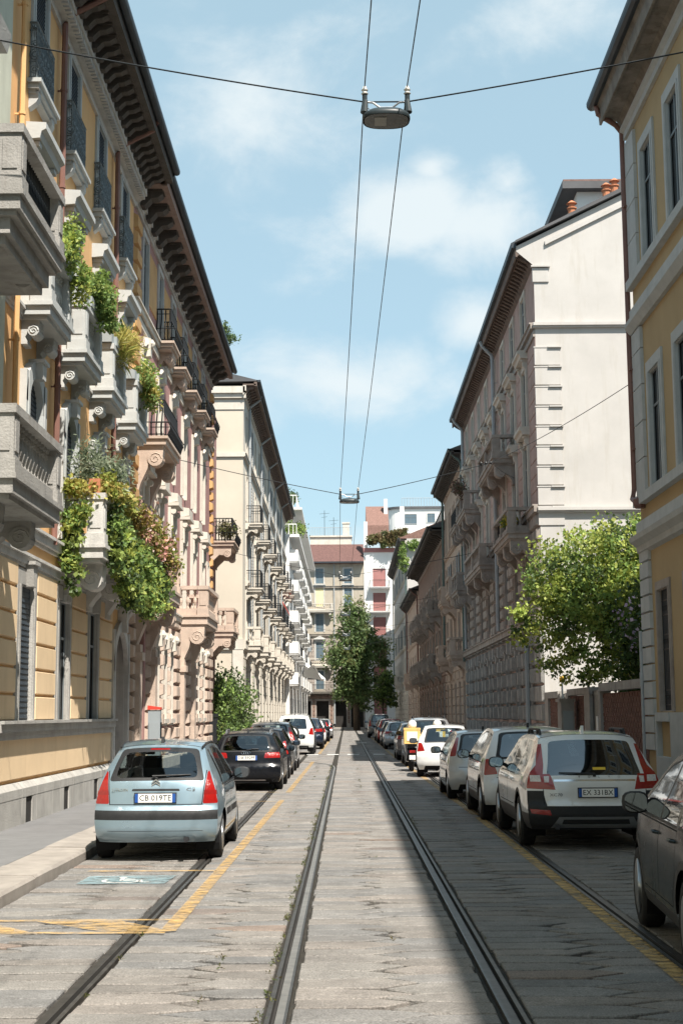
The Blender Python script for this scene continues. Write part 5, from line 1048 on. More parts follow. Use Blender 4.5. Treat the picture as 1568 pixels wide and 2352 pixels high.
def furniture():
    B = thing('ticket_machine', 'slim grey parking meter with red top on the left pavement', 'parking meter', (-4.13, 31, .135)); m = MB(); m.box(-4.26, -4.0, 30.9, 31.12, .135, 1.96); m.box(-4.24, -4.02, 30.88, 30.9, 1.15, 1.7); m.build('body', 'greypaint', B)
    m = MB(); m.prism([(-4.27, 1.97), (-3.99, 1.97), (-3.99, 2.02), (-4.27, 2.06)], 'o', 30.88, 31.14); m.build('cap', 'redpaint', B)
    m = MB(); m.box(-3.998, -3.98, 30.95, 31.07, 1.2, 1.7); m.build('panel', 'darkpane', B)
    B = thing('lamp_post', 'thin grey post with a bent arm at the far left corner', 'post', (-3.9, 122, .13)); m = MB(); m.tube([(-3.9, 122, .1), (-3.9, 122, 5.0), (-3.75, 122, 5.4), (-3.1, 122, 7.2)], [.09, .07, .06, .05], 7); m.build('pole', 'steelgalv', B); m = MB(); m.box(-3.25, -2.95, 121.8, 122.2, 7.15, 7.5); m.build('head', 'greypaint', B)
    B = thing('warning_light', 'small amber light on a thin post above the brick wall', 'light', (6.5, 43.2, 0)); m = MB(); m.tube([(6.5, 43.2, 0), (6.5, 43.2, 2.75)], .03, 6); m.build('post', 'pipegrey', B); m = MB(); m.lathe((6.5, 43.2, 2.75), [(.06, 0), (.08, .04), (.08, .14), (.03, .19)], 8); m.build('lamp', 'amber', B)
    B = thing('utility_box', 'grey metal utility cabinets standing before the brick wall', 'cabinet', (6.23, 40.8, .135)); m = MB(); m.box(6.05, 6.42, 40.5, 41.2, .135, 2.15); m.box(6.0, 6.45, 40.46, 41.24, 2.15, 2.24); m.build('body', 'concrete', B); m = MB(); m.box(6.1, 6.38, 40.48, 40.5, .4, 1.9); m.build('door', 'planter', B)
    mat_ = MT['concrete']
    o = MB(); o.box(5.2, 6.45, 78, 90, .13, 1.1); o.box(5.15, 6.5, 77.9, 90.1, 1.1, 1.2); q = o.build('low_wall', 'brownstone', None, (5.8, 84, 0)); tag(q, 'low dark stone parapet in front of the salmon building', 'wall')
mm('amber', (.75, .42, .03), rough=.4, var=0)
# ------------------------------------------------------------------ vehicles
def paint(k, col, metal=.0, rough=.32):
    m, nt, N, L, b = nodes(k); b.inputs['Base Color'].default_value = (*col, 1); b.inputs['Metallic'].default_value = metal; b.inputs['Roughness'].default_value = rough
    b.inputs['Coat Weight'].default_value = 1.; b.inputs['Coat Roughness'].default_value = .03; b.inputs['Specular IOR Level'].default_value = .5
    g = N.new('ShaderNodeNewGeometry'); n = N.new('ShaderNodeTexNoise'); n.inputs['Scale'].default_value = 2.5; n.inputs['Detail'].default_value = 6; L.new(g.outputs['Position'], n.inputs['Vector'])
    mr = N.new('ShaderNodeMapRange'); mr.inputs[1].default_value = .35; mr.inputs[2].default_value = .75; mr.inputs[3].default_value = rough * .8; mr.inputs[4].default_value = min(1, rough * 1.5); L.new(n.outputs['Fac'], mr.inputs[0]); L.new(mr.outputs[0], b.inputs['Roughness'])
    MT[k] = m
paint('p_blue', (.25, .345, .41), .5, .34); paint('p_white', (.66, .67, .67), 0, .3); paint('p_black', (.008, .009, .012), .1, .25); paint('p_darkgreen', (.010, .016, .018), .15, .22)
paint('p_silver', (.42, .43, .44), .7, .32); paint('p_grey', (.16, .165, .17), .5, .3); paint('p_navy', (.012, .02, .04), .3, .25); paint('p_beige', (.52, .52, .51), .2, .3); paint('p_red', (.3, .02, .015), .1, .3)
mm('tyre', (.018, .018, .019), rough=.85, var=.2, scale=12, bump=.3); mm('rimsilver', (.42, .43, .44), rough=.3, metal=.8, var=0); mm('rimdark', (.05, .05, .055), rough=.4, metal=.5, var=0)
mm('plastic', (.022, .023, .025), rough=.55, var=.15, scale=20, bump=.1, bscale=200); mm('seam', (.006, .006, .007), rough=.9, var=0); mm('chrome', (.72, .73, .74), rough=.12, metal=1., var=0)
mm('lensred', (.28, .007, .006), rough=.12, var=.15, scale=30, bump=.3, bscale=120, spec=.6, coat=1.); mm('lensdark', (.22, .008, .008), rough=.15, var=.1, scale=30, spec=.6, coat=1., bump=0); mm('lensclear', (.62, .58, .56), rough=.12, var=.25, scale=40, spec=.6, coat=1., bump=0)
mm('lensamber', (.75, .30, .03), rough=.15, var=0, coat=1.); mm('platewhite', (.78, .78, .76), rough=.4, var=0); mm('plateblue', (.02, .08, .30), rough=.4, var=0); mm('inkblack', (.01, .01, .012), rough=.6, var=0)
mm('seat', (.045, .047, .05), rough=.9, var=.1); mm('dash', (.03, .03, .032), rough=.8, var=0); mm('stickeryellow', (.70, .47, .04), rough=.5, var=0); mm('mirrorglass', (.20, .22, .24), rough=.03, metal=1., var=0); mm('skid', (.40, .41, .42), rough=.3, metal=.8, var=0)
for k in ('p_darkgreen', 'p_black'): MT[k].node_tree.nodes['Principled BSDF'].inputs['Coat Weight'].default_value = .22; MT[k].node_tree.nodes['Principled BSDF'].inputs['Specular IOR Level'].default_value = .2
_b = MT['p_darkgreen'].node_tree.nodes['Principled BSDF'].inputs; _b['Coat Weight'].default_value = .08; _b['Specular IOR Level'].default_value = .08; _b['Metallic'].default_value = 0
MT['glass'] = glassmat('glass', (.66, .74, .74), .36); MT['glassdark'] = glassmat('glassdark', (.10, .12, .125), .62)
def pch(pts):
    x = np.array([p[0] for p in pts], float); y = np.array([p[1] for p in pts], float); h = np.diff(x); d = np.diff(y) / h; m = np.zeros(len(x))
    m[1:-1] = np.where(d[:-1] * d[1:] > 0, 2 * d[:-1] * d[1:] / (d[:-1] + d[1:] + 1e-12), 0); m[0], m[-1] = d[0], d[-1]
    def f(t):
        t = min(max(t, x[0]), x[-1]); i = min(int(np.searchsorted(x, t, 'right')) - 1, len(h) - 1); u = (t - x[i]) / h[i]
        return float(y[i] * (1 + 2 * u) * (1 - u) ** 2 + m[i] * h[i] * u * (1 - u) ** 2 + y[i + 1] * u * u * (3 - 2 * u) + m[i + 1] * h[i] * u * u * (u - 1))
    return f
def inpoly(p, pl):
    x, y = p; c = False; j = len(pl) - 1
    for i in range(len(pl)):
        if (pl[i][1] > y) != (pl[j][1] > y) and x < (pl[j][0] - pl[i][0]) * (y - pl[i][1]) / (pl[j][1] - pl[i][1]) + pl[i][0]: c = not c
        j = i
    return c
def dense(pl, st, closed=True):
    o = []; n = len(pl)
    for i in range(n if closed else n - 1):
        a, b = pl[i], pl[(i + 1) % n]; k = max(1, int(math.hypot(b[0] - a[0], b[1] - a[1]) / st))
        o += [(a[0] + (b[0] - a[0]) * j / k, a[1] + (b[1] - a[1]) * j / k) for j in range(k)]
    return o if closed else o + [pl[-1]]
def rnd_poly(pl, r, n=4):                                     # rounded corners
    o = []; N = len(pl)
    for i in range(N):
        a, b, c = Vector(pl[i - 1]), Vector(pl[i]), Vector(pl[(i + 1) % N]); u, v = (a - b), (c - b); rr = min(r, u.length * .45, v.length * .45); p, q = b + u.normalized() * rr, b + v.normalized() * rr
        o += [tuple(p * (1 - t) ** 2 + b * 2 * t * (1 - t) + q * t * t) for t in [k / n for k in range(n + 1)]]
    return o
def panel(out, regs, st, fmap, acc, flip=False):
    """2D patch cut into regions; acc[key] collects (verts, normals, faces). regs: (key, polygon), later ones win; key None = hole."""
    P = []; E = []
    def loop(pl):
        k = len(P); P.extend(pl); E.extend([(k + i, k + (i + 1) % len(pl)) for i in range(len(pl))])
    loop(dense(out, st))
    for k, pl in regs: loop(dense(pl, st))
    xs = [p[0] for p in out]; ys = [p[1] for p in out]; a = min(xs) + st / 2; j = 0
    while a < max(xs):
        b = min(ys) + (st / 2 if j % 2 else st * .25)
        while b < max(ys):
            if inpoly((a, b), out): P.append((a, b))
            b += st
        a += st; j += 1
    v, e, f, *_ = delaunay_2d_cdt([Vector(p) for p in P], E, [], 0, 1e-5)
    M = [fmap(p.x, p.y) for p in v]; h = 1e-3; NR = []
    for p in v:
        du = Vector(fmap(p.x + h, p.y)) - Vector(fmap(p.x - h, p.y)); dv = Vector(fmap(p.x, p.y + h)) - Vector(fmap(p.x, p.y - h)); n = du.cross(dv)
        n = n.normalized() if n.length > 1e-12 else Vector((0, 0, 1)); NR.append(-n if flip else n)
    for t in f:
        c = (sum(v[i].x for i in t) / 3, sum(v[i].y for i in t) / 3)
        if not inpoly(c, out): continue
        key = 'body'
        for k, pl in regs:
            if inpoly(c, pl): key = k
        if key is None: continue
        A = acc.setdefault(key, ([], [], [], {}))
        fid = id(v); ids = []
        for i in t:
            if (fid, i) not in A[3]: A[3][(fid, i)] = len(A[0]); A[0].append(M[i]); A[1].append(NR[i])
            ids.append(A[3][(fid, i)])
        A[2].append(ids[::-1] if flip else ids)
    panel.keep.append(v)
panel.keep = []
WHEEL = {}
def wheel(B, root, x, y, R, w, style, side):
    k = (R, w, style, side)
    if k not in WHEEL:
        m = MB(); m.lathe((0, 0, 0), [(R * .66, -w / 2 + .01), (R * .8, -w / 2), (R * .95, -w / 2 + .012), (R, -w / 2 + .05), (R, w / 2 - .05), (R * .95, w / 2 - .012), (R * .8, w / 2), (R * .66, w / 2 - .01)], 28, 's'); t = m.mesh('tyre', 'tyre', (0, 0, 0), True)
        m = MB(); s = side; r = R * .68
        m.lathe((0, 0, 0), [(r, s * (w / 2 - .005)), (r * .93, s * (w / 2 - .008)), (r * .90, s * (w / 2 - .05)), (r * .3, s * (w / 2 - .06))], 24, 's')
        n = {'alloy': 5, 'multi': 9, 'cap': 7}[style]
        for i in range(n):
            a = 2 * math.pi * i / n; ww = .045 if style != 'multi' else .026; c, sn = math.cos(a), math.sin(a)
            q = [(r * .12, -ww), (r * .92, -ww * .75), (r * .92, ww * .75), (r * .12, ww)]
            m.add([(s * (w / 2 - .012), u * c - v * sn, u * sn + v * c) for u, v in q] + [(s * (w / 2 - .05), u * c - v * sn, u * sn + v * c) for u, v in q], [(0, 1, 2, 3), (0, 1, 5, 4), (1, 2, 6, 5), (2, 3, 7, 6), (3, 0, 4, 7)])
        m.lathe((0, 0, 0), [(r * .2, s * (w / 2 - .03)), (r * .2, s * (w / 2 - .006)), (r * .1, s * (w / 2 - .002))], 12, 's')
        WHEEL[k] = (t, m.mesh('rim', 'rimsilver', (0, 0, 0), True))
    t, r = WHEEL[k]; loc = Vector((x, y, R)); o = place('wheel', t, None, (0, 0, 0)); o.parent = B; o.location = loc; q = place('rim', r, None, (0, 0, 0)); q.parent = o; q.location = (0, 0, 0)
def text(s, size, mt, B, loc, width=None, name='lettering', ext=.002, yaw=0.):
    c = bpy.data.curves.new('t', 'FONT'); c.body = s; c.size = size; c.align_x = 'CENTER'; c.align_y = 'CENTER'; c.extrude = ext; c.resolution_u = 2
    o = bpy.data.objects.new('t', c); COL.objects.link(o); dg = bpy.context.evaluated_depsgraph_get(); me = bpy.data.meshes.new_from_object(o.evaluated_get(dg)); bpy.data.objects.remove(o); bpy.data.curves.remove(c)
    me.materials.clear(); me.materials.append(MT[mt]); q = bpy.data.objects.new(name, me); COL.objects.link(q); q.parent = B; q.location = loc; q.rotation_euler = (math.pi / 2, 0, yaw)
    if width:
        xs = [v.co.x for v in me.vertices]; q.scale = (width / (max(xs) - min(xs)), 1, 1)
    return q
def car(label, loc, paintm, S, group=None, yaw=0., cat='car', name='parked_car', detail=True):
    B = thing(name, label, cat, loc, group); B.rotation_euler = (0, 0, R_(yaw)); WL[B.name] = Vector((0, 0, 0))
    L, W, H = S['L'], S['W'], S['H']; fx, fz = W / 1.7, H / 1.5; st = S.get('st', .075)
    YR, YF, ZT = pch(S['YR']), pch(S['YF']), pch(S['ZT']); HW = pch([(z, w) for z, w in S['HW']])
    kr, kf, dr, df, rc, rcf, cr = S.get('kr', .03), .12, .7, .9, S.get('rc', .10), .28, S.get('cr', .045); P_, PT = 4., 3.
    zb, zr = S['YR'][0][0], S['YR'][-1][0]; zf0, zh = S['YF'][0][0], S['YF'][-1][0]; y0 = S['ZT'][0][0]; y1 = S['ZT'][-1][0]; belt = S['belt']
    g = lambda t: min(1., max(0., (t - belt * .8) / (zr - belt * .8)))
    gf = lambda t: min(1., max(0., (t - zh * .7) / (zh * .3)))
    er = [(YR(t) + rc, t - cr * g(t)) for t in np.linspace(zb, zr, 50)]; ef = [(L - YF(t) - rcf, t - cr * gf(t)) for t in np.linspace(zf0, zh, 30)]
    yb = lambda z: float(np.interp(z, [p[1] for p in er], [p[0] for p in er])); yf = lambda z: float(np.interp(z, [p[1] for p in ef], [p[0] for p in ef]))
    def hw(y, z):
        a = max(0., 1 - (y - yb(z)) / dr); b = max(0., 1 - (yf(z) - y) / df)
        return HW(z) * (1 - kr * min(1, a) ** 2 - kf * min(1, b) ** 2)
    def rear(x, t):
        e = (YR(t) + rc, t - cr * g(t)); w = hw(*e); u = max(-1., min(1., x / w)); return (u * w, YR(t) + rc * abs(u) ** P_, t - cr * g(t) * abs(u) ** PT)
    def front(x, t):
        e = (L - YF(t) - rcf, t - cr * gf(t)); w = hw(*e); u = max(-1., min(1., x / w)); return (u * w, L - YF(t) - rcf * abs(u) ** 2.5, t - cr * gf(t) * abs(u) ** PT)
    gr = lambda y: max(0., 1 - (y - y0) / .7); gq = lambda y: max(0., 1 - (y1 - y) / .8)
    def top(u, y):
        ye = y + rc * gr(y) - rcf * gq(y); ze = ZT(y) - cr; w = hw(ye, ze); u = max(-1, min(1, u)); return (u * w, y + rc * gr(y) * abs(u) ** P_ - rcf * gq(y) * abs(u) ** 2.5, ZT(y) - cr * abs(u) ** PT)
    acc = {}
    wr = lambda t: hw(YR(t) + rc, t - cr * g(t)); wf = lambda t: hw(L - YF(t) - rcf, t - cr * gf(t))
    T = np.linspace(zb, zr, 30); out = [(wr(t), t) for t in T] + [(-wr(t), t) for t in T[::-1]]
    regs = []; info = {}
    def reg(nm, mt, pl, mir=False, lab=None):
        for k, q in enumerate([pl] + ([[(-x, y) for x, y in pl]] if mir else [])):
            key = (nm, len(info)); info[key] = (nm, mt, lab); regs.append((key, q))
    for r in S['rear']: reg(*r)
    panel(out, regs, st, rear, acc)
    regs = []
    T = np.linspace(zf0, zh, 16); out = [(wf(t), t) for t in T] + [(-wf(t), t) for t in T[::-1]]
    reg('grille', 'plastic', [(-.4 * fx, zh * .55), (.4 * fx, zh * .55), (.36 * fx, zh * .8), (-.36 * fx, zh * .8)]); reg('headlight', 'lensclear', [(.5 * fx, zh * .72), (.72 * fx, zh * .8), (.7 * fx, zh * .95), (.48 * fx, zh * .88)], True)
    panel(out, regs, st * 1.6, front, acc, True)
    regs = []; ws = S['ws']                                   # windscreen from ws[0] (top) to ws[1] (base)
    out = [(-1, y) for y in np.linspace(y0, y1, 40)] + [(1, y) for y in np.linspace(y1, y0, 40)]
    reg('windscreen', 'glass', rnd_poly([(-.86, ws[0]), (.86, ws[0]), (.93, ws[1]), (-.93, ws[1])], .06))
    if S.get('sunroof'): reg('roof_glass', 'glassdark', rnd_poly([(-.6, y0 + .5), (.6, y0 + .5), (.6, ws[0] - .2), (-.6, ws[0] - .2)], .05))
    panel(out, regs, .09, top, acc, True)
    for sd in (1, -1):
        regs = []; R = S['R']; ra = R + .055
        zt = lambda y: ZT(y - rc * gr(y)) - cr
        te = [(y + rc * gr(y) - rcf * gq(y), ZT(y) - cr) for y in np.linspace(y0, y1, 60)]
        yA, yB = er[0][0], ef[0][0]
        out = [er[0], (yB, zf0)] + ef[1:] + te[::-1][1:] + er[::-1][1:-1]
        if S.get('clad'): reg('cladding', 'plastic', [(yA - .2, zb - .1), (yB + .2, zb - .1), (yB + .2, S['clad']), (yA - .2, S['clad'])])
        for yw in S['wy']:
            if S.get('clad'): reg('wheel_arch_trim', 'plastic', [(yw + (ra + .06) * math.cos(a), R + (ra + .06) * math.sin(a)) for a in np.linspace(-.6, math.pi + .6, 28)])
        for i, (a, b) in enumerate(S['doors']):
            for e, nm, mt in ((.0, 'door_seam', 'seam'), (.012, 'door', paintm)):
                pl = [(a + e, S.get('clad', .30) + .04 + e), (b - e, S.get('clad', .30) + .04 + e), (b - e + .03, belt - .03 - e), (a + e, belt - .03 - e)]
                pl = [(y, z) for y, z in dense(pl, .05) if math.hypot(y - S['wy'][0], z - R) > ra + .09 + e and math.hypot(y - S['wy'][1], z - R) > ra + .09 + e]
                reg(nm, mt, pl)
            if S.get('strip'): reg('door_trim', 'plastic', [(a + .03, S['strip']), (b - .03, S['strip']), (b - .03, S['strip'] + .09), (a + .03, S['strip'] + .09)])
        for (a, b, s0, s1) in S['win']:
            tp = [(y, zt(y) - S.get('roofgap', .075)) for y in np.linspace(b - s1, a + s0, 8)]
            tp = [(y, max(z, belt + .01)) for y, z in tp]
            for e, nm, mt in ((.022, 'window_frame', S.get('wf', 'plastic')), (0, 'window', S.get('glass', 'glass'))):
                pl = [(a - e, belt - e), (b + e, belt - e)] + [(y + (e if k < 4 else -e), z + e) for k, (y, z) in enumerate(tp)]
                reg(nm, mt, pl)
        for r in S.get('side', []): reg(*r)
        for yw in S['wy']: regs.append((None, [(yw + ra * math.cos(a), R + ra * math.sin(a)) for a in np.linspace(0, 2 * math.pi, 33)[:-1]]))
        panel(out, regs, st * 1.25, (lambda y, z, s=sd: (s * hw(y, z), y, z)), acc, sd < 0)
    for key, (V, NR, F, _) in acc.items():
        nm, mt, lab = ('body', paintm, None) if key == 'body' else info[key]
        me = bpy.data.meshes.new(nm); me.from_pydata([tuple(p) for p in V], [], F); me.materials.append(MT[mt]); me.polygons.foreach_set('use_smooth', [True] * len(F)); me.normals_split_custom_set_from_vertices([tuple(n) for n in NR])
        o = place(nm, me, None, (0, 0, 0)); o.parent = B
        if lab: o['label'] = lab
    def part(m, nm, mt, par=None, sm=False):
        o = m.build(nm, mt, None, (0, 0, 0), sm); o.parent = par or B; return o
    m = MB(); zl = zb + .04                                   # floor pan, wheel wells, cabin tub
    m.box(-W * .40, W * .40, yb(zl) + .06, yf(.4) - .1, zl, zl + .12)
    for yw in S['wy']:
        for sg in (-1, 1):
            a = [(yw + (S['R'] + .055) * math.cos(t), S['R'] + (S['R'] + .055) * math.sin(t)) for t in np.linspace(-.5, math.pi + .5, 16)]; x0, x1 = sg * (W / 2 - .035), sg * (W / 2 - .34)
            for p, q in zip(a, a[1:]): m.poly((x0, *p), (x0, *q), (x1, *q), (x1, *p))
            m.poly(*[(x1, *p) for p in a])
    m.box(-W * .42, W * .42, y0 + .05, ws[1] + .1, belt - .42, belt - .36); m.box(-W * .405, -W * .40, y0 + .1, ws[1], belt - .4, belt - .05); m.box(W * .40, W * .405, y0 + .1, ws[1], belt - .4, belt - .05)
    part(m, 'underbody', 'seam')
    if detail:
        m = MB(); zs = belt - .38; ys = S['seats']
        for sx in (-.36 * fx, .36 * fx): m.pillow(sx - .24, sx + .24, ys[1], ys[1] + .5, zs, zs + .22, .03); m.prism([(ys[1] - .1, zs + .1), (ys[1] + .1, zs + .1), (ys[1] - .02, zs + .72), (ys[1] - .16, zs + .72)], 's', sx - .22, sx + .22); m.prism([(ys[1] - .14, zs + .74), (ys[1] - .02, zs + .74), (ys[1] - .05, zs + .92), (ys[1] - .15, zs + .92)], 's', sx - .12, sx + .12)
        m.prism([(ys[0] - .1, zs), (ys[0] + .45, zs), (ys[0] + .45, zs + .2), (ys[0] + .1, zs + .22), (ys[0] - .06, zs + .58), (ys[0] - .18, zs + .58)], 's', -.62 * fx, .62 * fx)
        for sx in (-.38 * fx, .38 * fx): m.prism([(ys[0] - .16, zs + .6), (ys[0] - .06, zs + .6), (ys[0] - .09, zs + .76), (ys[0] - .16, zs + .76)], 's', sx - .12, sx + .12)
        part(m, 'seats', 'seat')
        m = MB(); m.prism([(ws[1] - .25, belt - .3), (ws[1] + .12, belt - .3), (ws[1] + .12, belt - .02), (ws[1] - .18, belt + .0)], 's', -.64 * fx, .64 * fx); m.tube([(-.36 * fx + .18 * math.cos(t), ws[1] - .42 - .05 * math.sin(t), belt - .02 + .17 * math.sin(t)) for t in np.linspace(0, 6.2832, 17)], .016, 5); m.box(-.1, .1, ws[0] + .16, ws[0] + .18, ZT(ws[0]) - .16, ZT(ws[0]) - .10); part(m, 'dashboard', 'dash')
    for sg in (-1, 1):
        for yw in S['wy']: wheel(B, B, sg * (W / 2 - .115), yw, S['R'], .20 * fx, S.get('rim', 'alloy'), sg)
    ym = S['mir']
    for sg in (-1, 1):
        xm = hw(ym, belt); m = MB(); k = len(m.v); N = 14; Mh, Mw, MO = S.get('mh', .085), S.get('mw', .12), S.get('mo', .13)
        rings = [(.0, -.02), (.92, -.02), (1., .0), (.95, .06), (.7, .12), (.2, .15), (.0, .152)]
        for r, dy in rings: m.v += [Vector((sg * (xm + MO) + Mw * r * math.copysign(abs(math.cos(t)) ** .7, math.cos(t)), ym + dy, belt + .07 + Mh * r * math.copysign(abs(math.sin(t)) ** .7, math.sin(t)))) for t in [2 * math.pi * j / N for j in range(N)]]
        for i in range(len(rings) - 1):
            for j in range(N): m.f.append([i * N + j, i * N + (j + 1) % N, (i + 1) * N + (j + 1) % N, (i + 1) * N + j]); m.mi.append(0)
        m.tube([(sg * (xm - .02), ym + .06, belt + .03), (sg * (xm + .06), ym + .06, belt + .04)], .03, 6)
        mo = part(m, 'mirror', S.get('mirm', 'plastic'), None, True)
        m = MB(); m.add([(sg * (xm + MO) + Mw * .84 * math.copysign(abs(math.cos(t)) ** .7, math.cos(t)), ym - .0235, belt + .07 + Mh * .84 * math.copysign(abs(math.sin(t)) ** .7, math.sin(t))) for t in [2 * math.pi * j / N for j in range(N)]], [list(range(N))]); part(m, 'mirror_glass', 'mirrorglass', mo)
    for (y, ) in [(a + .14,) for a, b in S['doors']]:
        for sg in (-1, 1):
            m = MB(); x = hw(y, belt - .12); m.tube([(sg * (x - .005), y - .08, belt - .12), (sg * (x + .025), y - .05, belt - .115), (sg * (x + .025), y + .06, belt - .115), (sg * (x - .005), y + .09, belt - .12)], .013, 5); part(m, 'door_handle', S.get('handle', paintm))
    if 'plate' in S:
        x, z, txt = S['plate']; yp = YR(z) - .012 + .0; m = MB(); m.box(x - .27, x + .27, yp - .012, yp + .03, z - .068, z + .068); po = part(m, 'plate_holder', 'plastic')
        m = MB(); m.box(x - .26, x + .26, yp - .018, yp - .012, z - .055, z + .055); po = part(m, 'number_plate', 'platewhite')
        m = MB(); m.box(x - .26, x - .218, yp - .0205, yp - .018, z - .055, z + .055); m.box(x + .218, x + .26, yp - .0205, yp - .018, z - .055, z + .055); part(m, 'plate_band', 'plateblue', po)
        if txt: text(txt, .098, 'inkblack', po, (x, yp - .0195, z), .405, 'plate_lettering', .001)
    if S.get('rails'):
        for sg in (-1, 1):
            m = MB(); ys_ = np.linspace(y0 + .35, ws[0] - .35, 12); m.tube([(sg * (hw(y, zt(y)) - .06), y, zt(y) + (.0 if i in (0, 11) else .075)) for i, y in enumerate(ys_)], .018, 6)
            for y in (y0 + .62, ws[0] - .7): m.tube([(sg * (hw(y, zt(y)) - .06), y, zt(y) - .01), (sg * (hw(y, zt(y)) - .06), y, zt(y) + .07)], .028, 6)
            part(m, 'roof_rail', S.get('railm', 'plastic'))
    if S.get('wiper'):
        x0, z0, x1, z1 = S['wiper']; m = MB(); m.tube([(x0, YR(z0) - .02, z0), ((x0 + x1) / 2, rear((x0 + x1) / 2, (z0 + z1) / 2)[1] - .03, (z0 + z1) / 2 + .02), (x1, rear(x1, z1)[1] - .025, z1)], .011, 5); part(m, 'wiper', 'plastic')
    if S.get('exhaust') is not None:
        m = MB(); x = S['exhaust']; ye = YR(zb + .05) - .02; m.lathe((x, ye, zb + .035), [(.038, 0), (.038, .25), (.03, .25), (.03, .01), (.001, .012)], 12, 'o') if 0 else m.tube([(x, ye, zb + .04), (x, ye + .3, zb + .04)], .036, 10); part(m, 'exhaust', 'rimdark')
    if S.get('aerial'): m = MB(); ya = y0 + S['aerial']; m.prism([(ya - .07, ZT(ya) - .01), (ya + .12, ZT(ya) - .01), (ya - .05, ZT(ya) + .075)], 's', -.02, .02); part(m, 'aerial', paintm if S.get('fin') else 'plastic')
    return B, rear, YR, hw
def scale_pts(pts, a, b): return [(x * a, y * b) for x, y in pts]
def hatch(L=3.9, W=1.68, H=1.5, light='tall', plate=None, **k):
    """generic hatchback or estate, scaled from one set of curves"""
    fl, fx, fz = L / 3.85, W / 1.667, H / 1.52; suv = k.get('suv', 0); e = k.get('estate', 0)
    S = dict(L=L, W=W, H=H, belt=.95 * fz, R=.30 + .04 * suv, wy=(.62 * fl, .62 * fl + 2.46 * fl * .985))
    zz = lambda p: scale_pts(p, fz, 1)
    S['YR'] = zz([(.22 + .05 * suv, .10), (.32, .03), (.45, 0), (.60, .0), (.66, .03), (.72, .06), (.9, .09), (1.0, .12), (1.1, .17 - .02 * e), (1.2, .24 - .03 * e), (1.3, .33), (1.4, .46), (1.47, .58)])
    S['YF'] = zz([(.22 + .05 * suv, .12), (.4, .02), (.6, .05), (.74, .14)])
    S['ZT'] = [(.58, 1.47 * fz), (1.0 * fl, 1.515 * fz), (1.5 * fl, 1.52 * fz), (2.05 * fl, 1.46 * fz), (2.5 * fl, 1.24 * fz), (2.92 * fl, .985 * fz), (3.3 * fl, .90 * fz), (L - .14, .74 * fz)]
    S['HW'] = [(z * fz, w * fx) for z, w in ((.2, .765), (.35, .82), (.55, .833), (.75, .83), (.9, .81), (1.0, .79), (1.2, .70), (1.4, .605), (1.52, .555))]
    S['ws'] = (2.02 * fl, 2.90 * fl); S['seats'] = (.95 * fl, 1.75 * fl); S['mir'] = 2.55 * fl; S['doors'] = [(.98 * fl, 1.72 * fl), (1.74 * fl, 2.72 * fl)]
    S['win'] = [(1.02 * fl, 1.70 * fl, .12, .0), (1.76 * fl, 2.72 * fl, .0, .52)] + ([(.46, .92 * fl, .2, .02)] if e or suv else [(.72, .94 * fl, .12, .02)])
    X = lambda pl: scale_pts(pl, fx, fz)
    Rr = [('rear_window_frame', 'plastic', rnd_poly(X([(-.61, 1.0), (.61, 1.0), (.51, 1.435), (-.51, 1.435)]), .06)), ('rear_window', k.get('rg', 'glass'), rnd_poly(X([(-.55, 1.035), (.55, 1.035), (.46, 1.40), (-.46, 1.40)]), .08))]
    Rr.append(('tailgate_seam', 'seam', X([(-.6, .70), (.6, .70), (.6, .712), (-.6, .712)])))
    Rr.append(('lower_bumper', 'plastic' if suv else 'seam', X([(-.62, .2), (.62, .2), (.58, .34), (-.58, .34)])))
    lt = {'tall': [(.60, .74), (.79, .74), (.70, 1.16), (.635, 1.12)], 'wide': [(.42, .84), (.80, .85), (.79, 1.0), (.45, .98)], 'high': [(.655, .95), (.80, .95), (.62, 1.38), (.555, 1.38)], 'round': [(.58, .76), (.80, .74), (.76, 1.02), (.66, 1.0)]}[light]
    Rr.append(('tail_light', 'lensred', rnd_poly(X(lt), .03), True))
    S['rear'] = Rr; S['side'] = []
    if suv: S['clad'] = .45
    if plate: S['plate'] = plate
    S['wiper'] = (0, 1.03 * fz, .3 * fx, 1.07 * fz); S['aerial'] = .3
    S.update({a: b for a, b in k.items() if a not in ('suv', 'estate', 'rg')}); return S
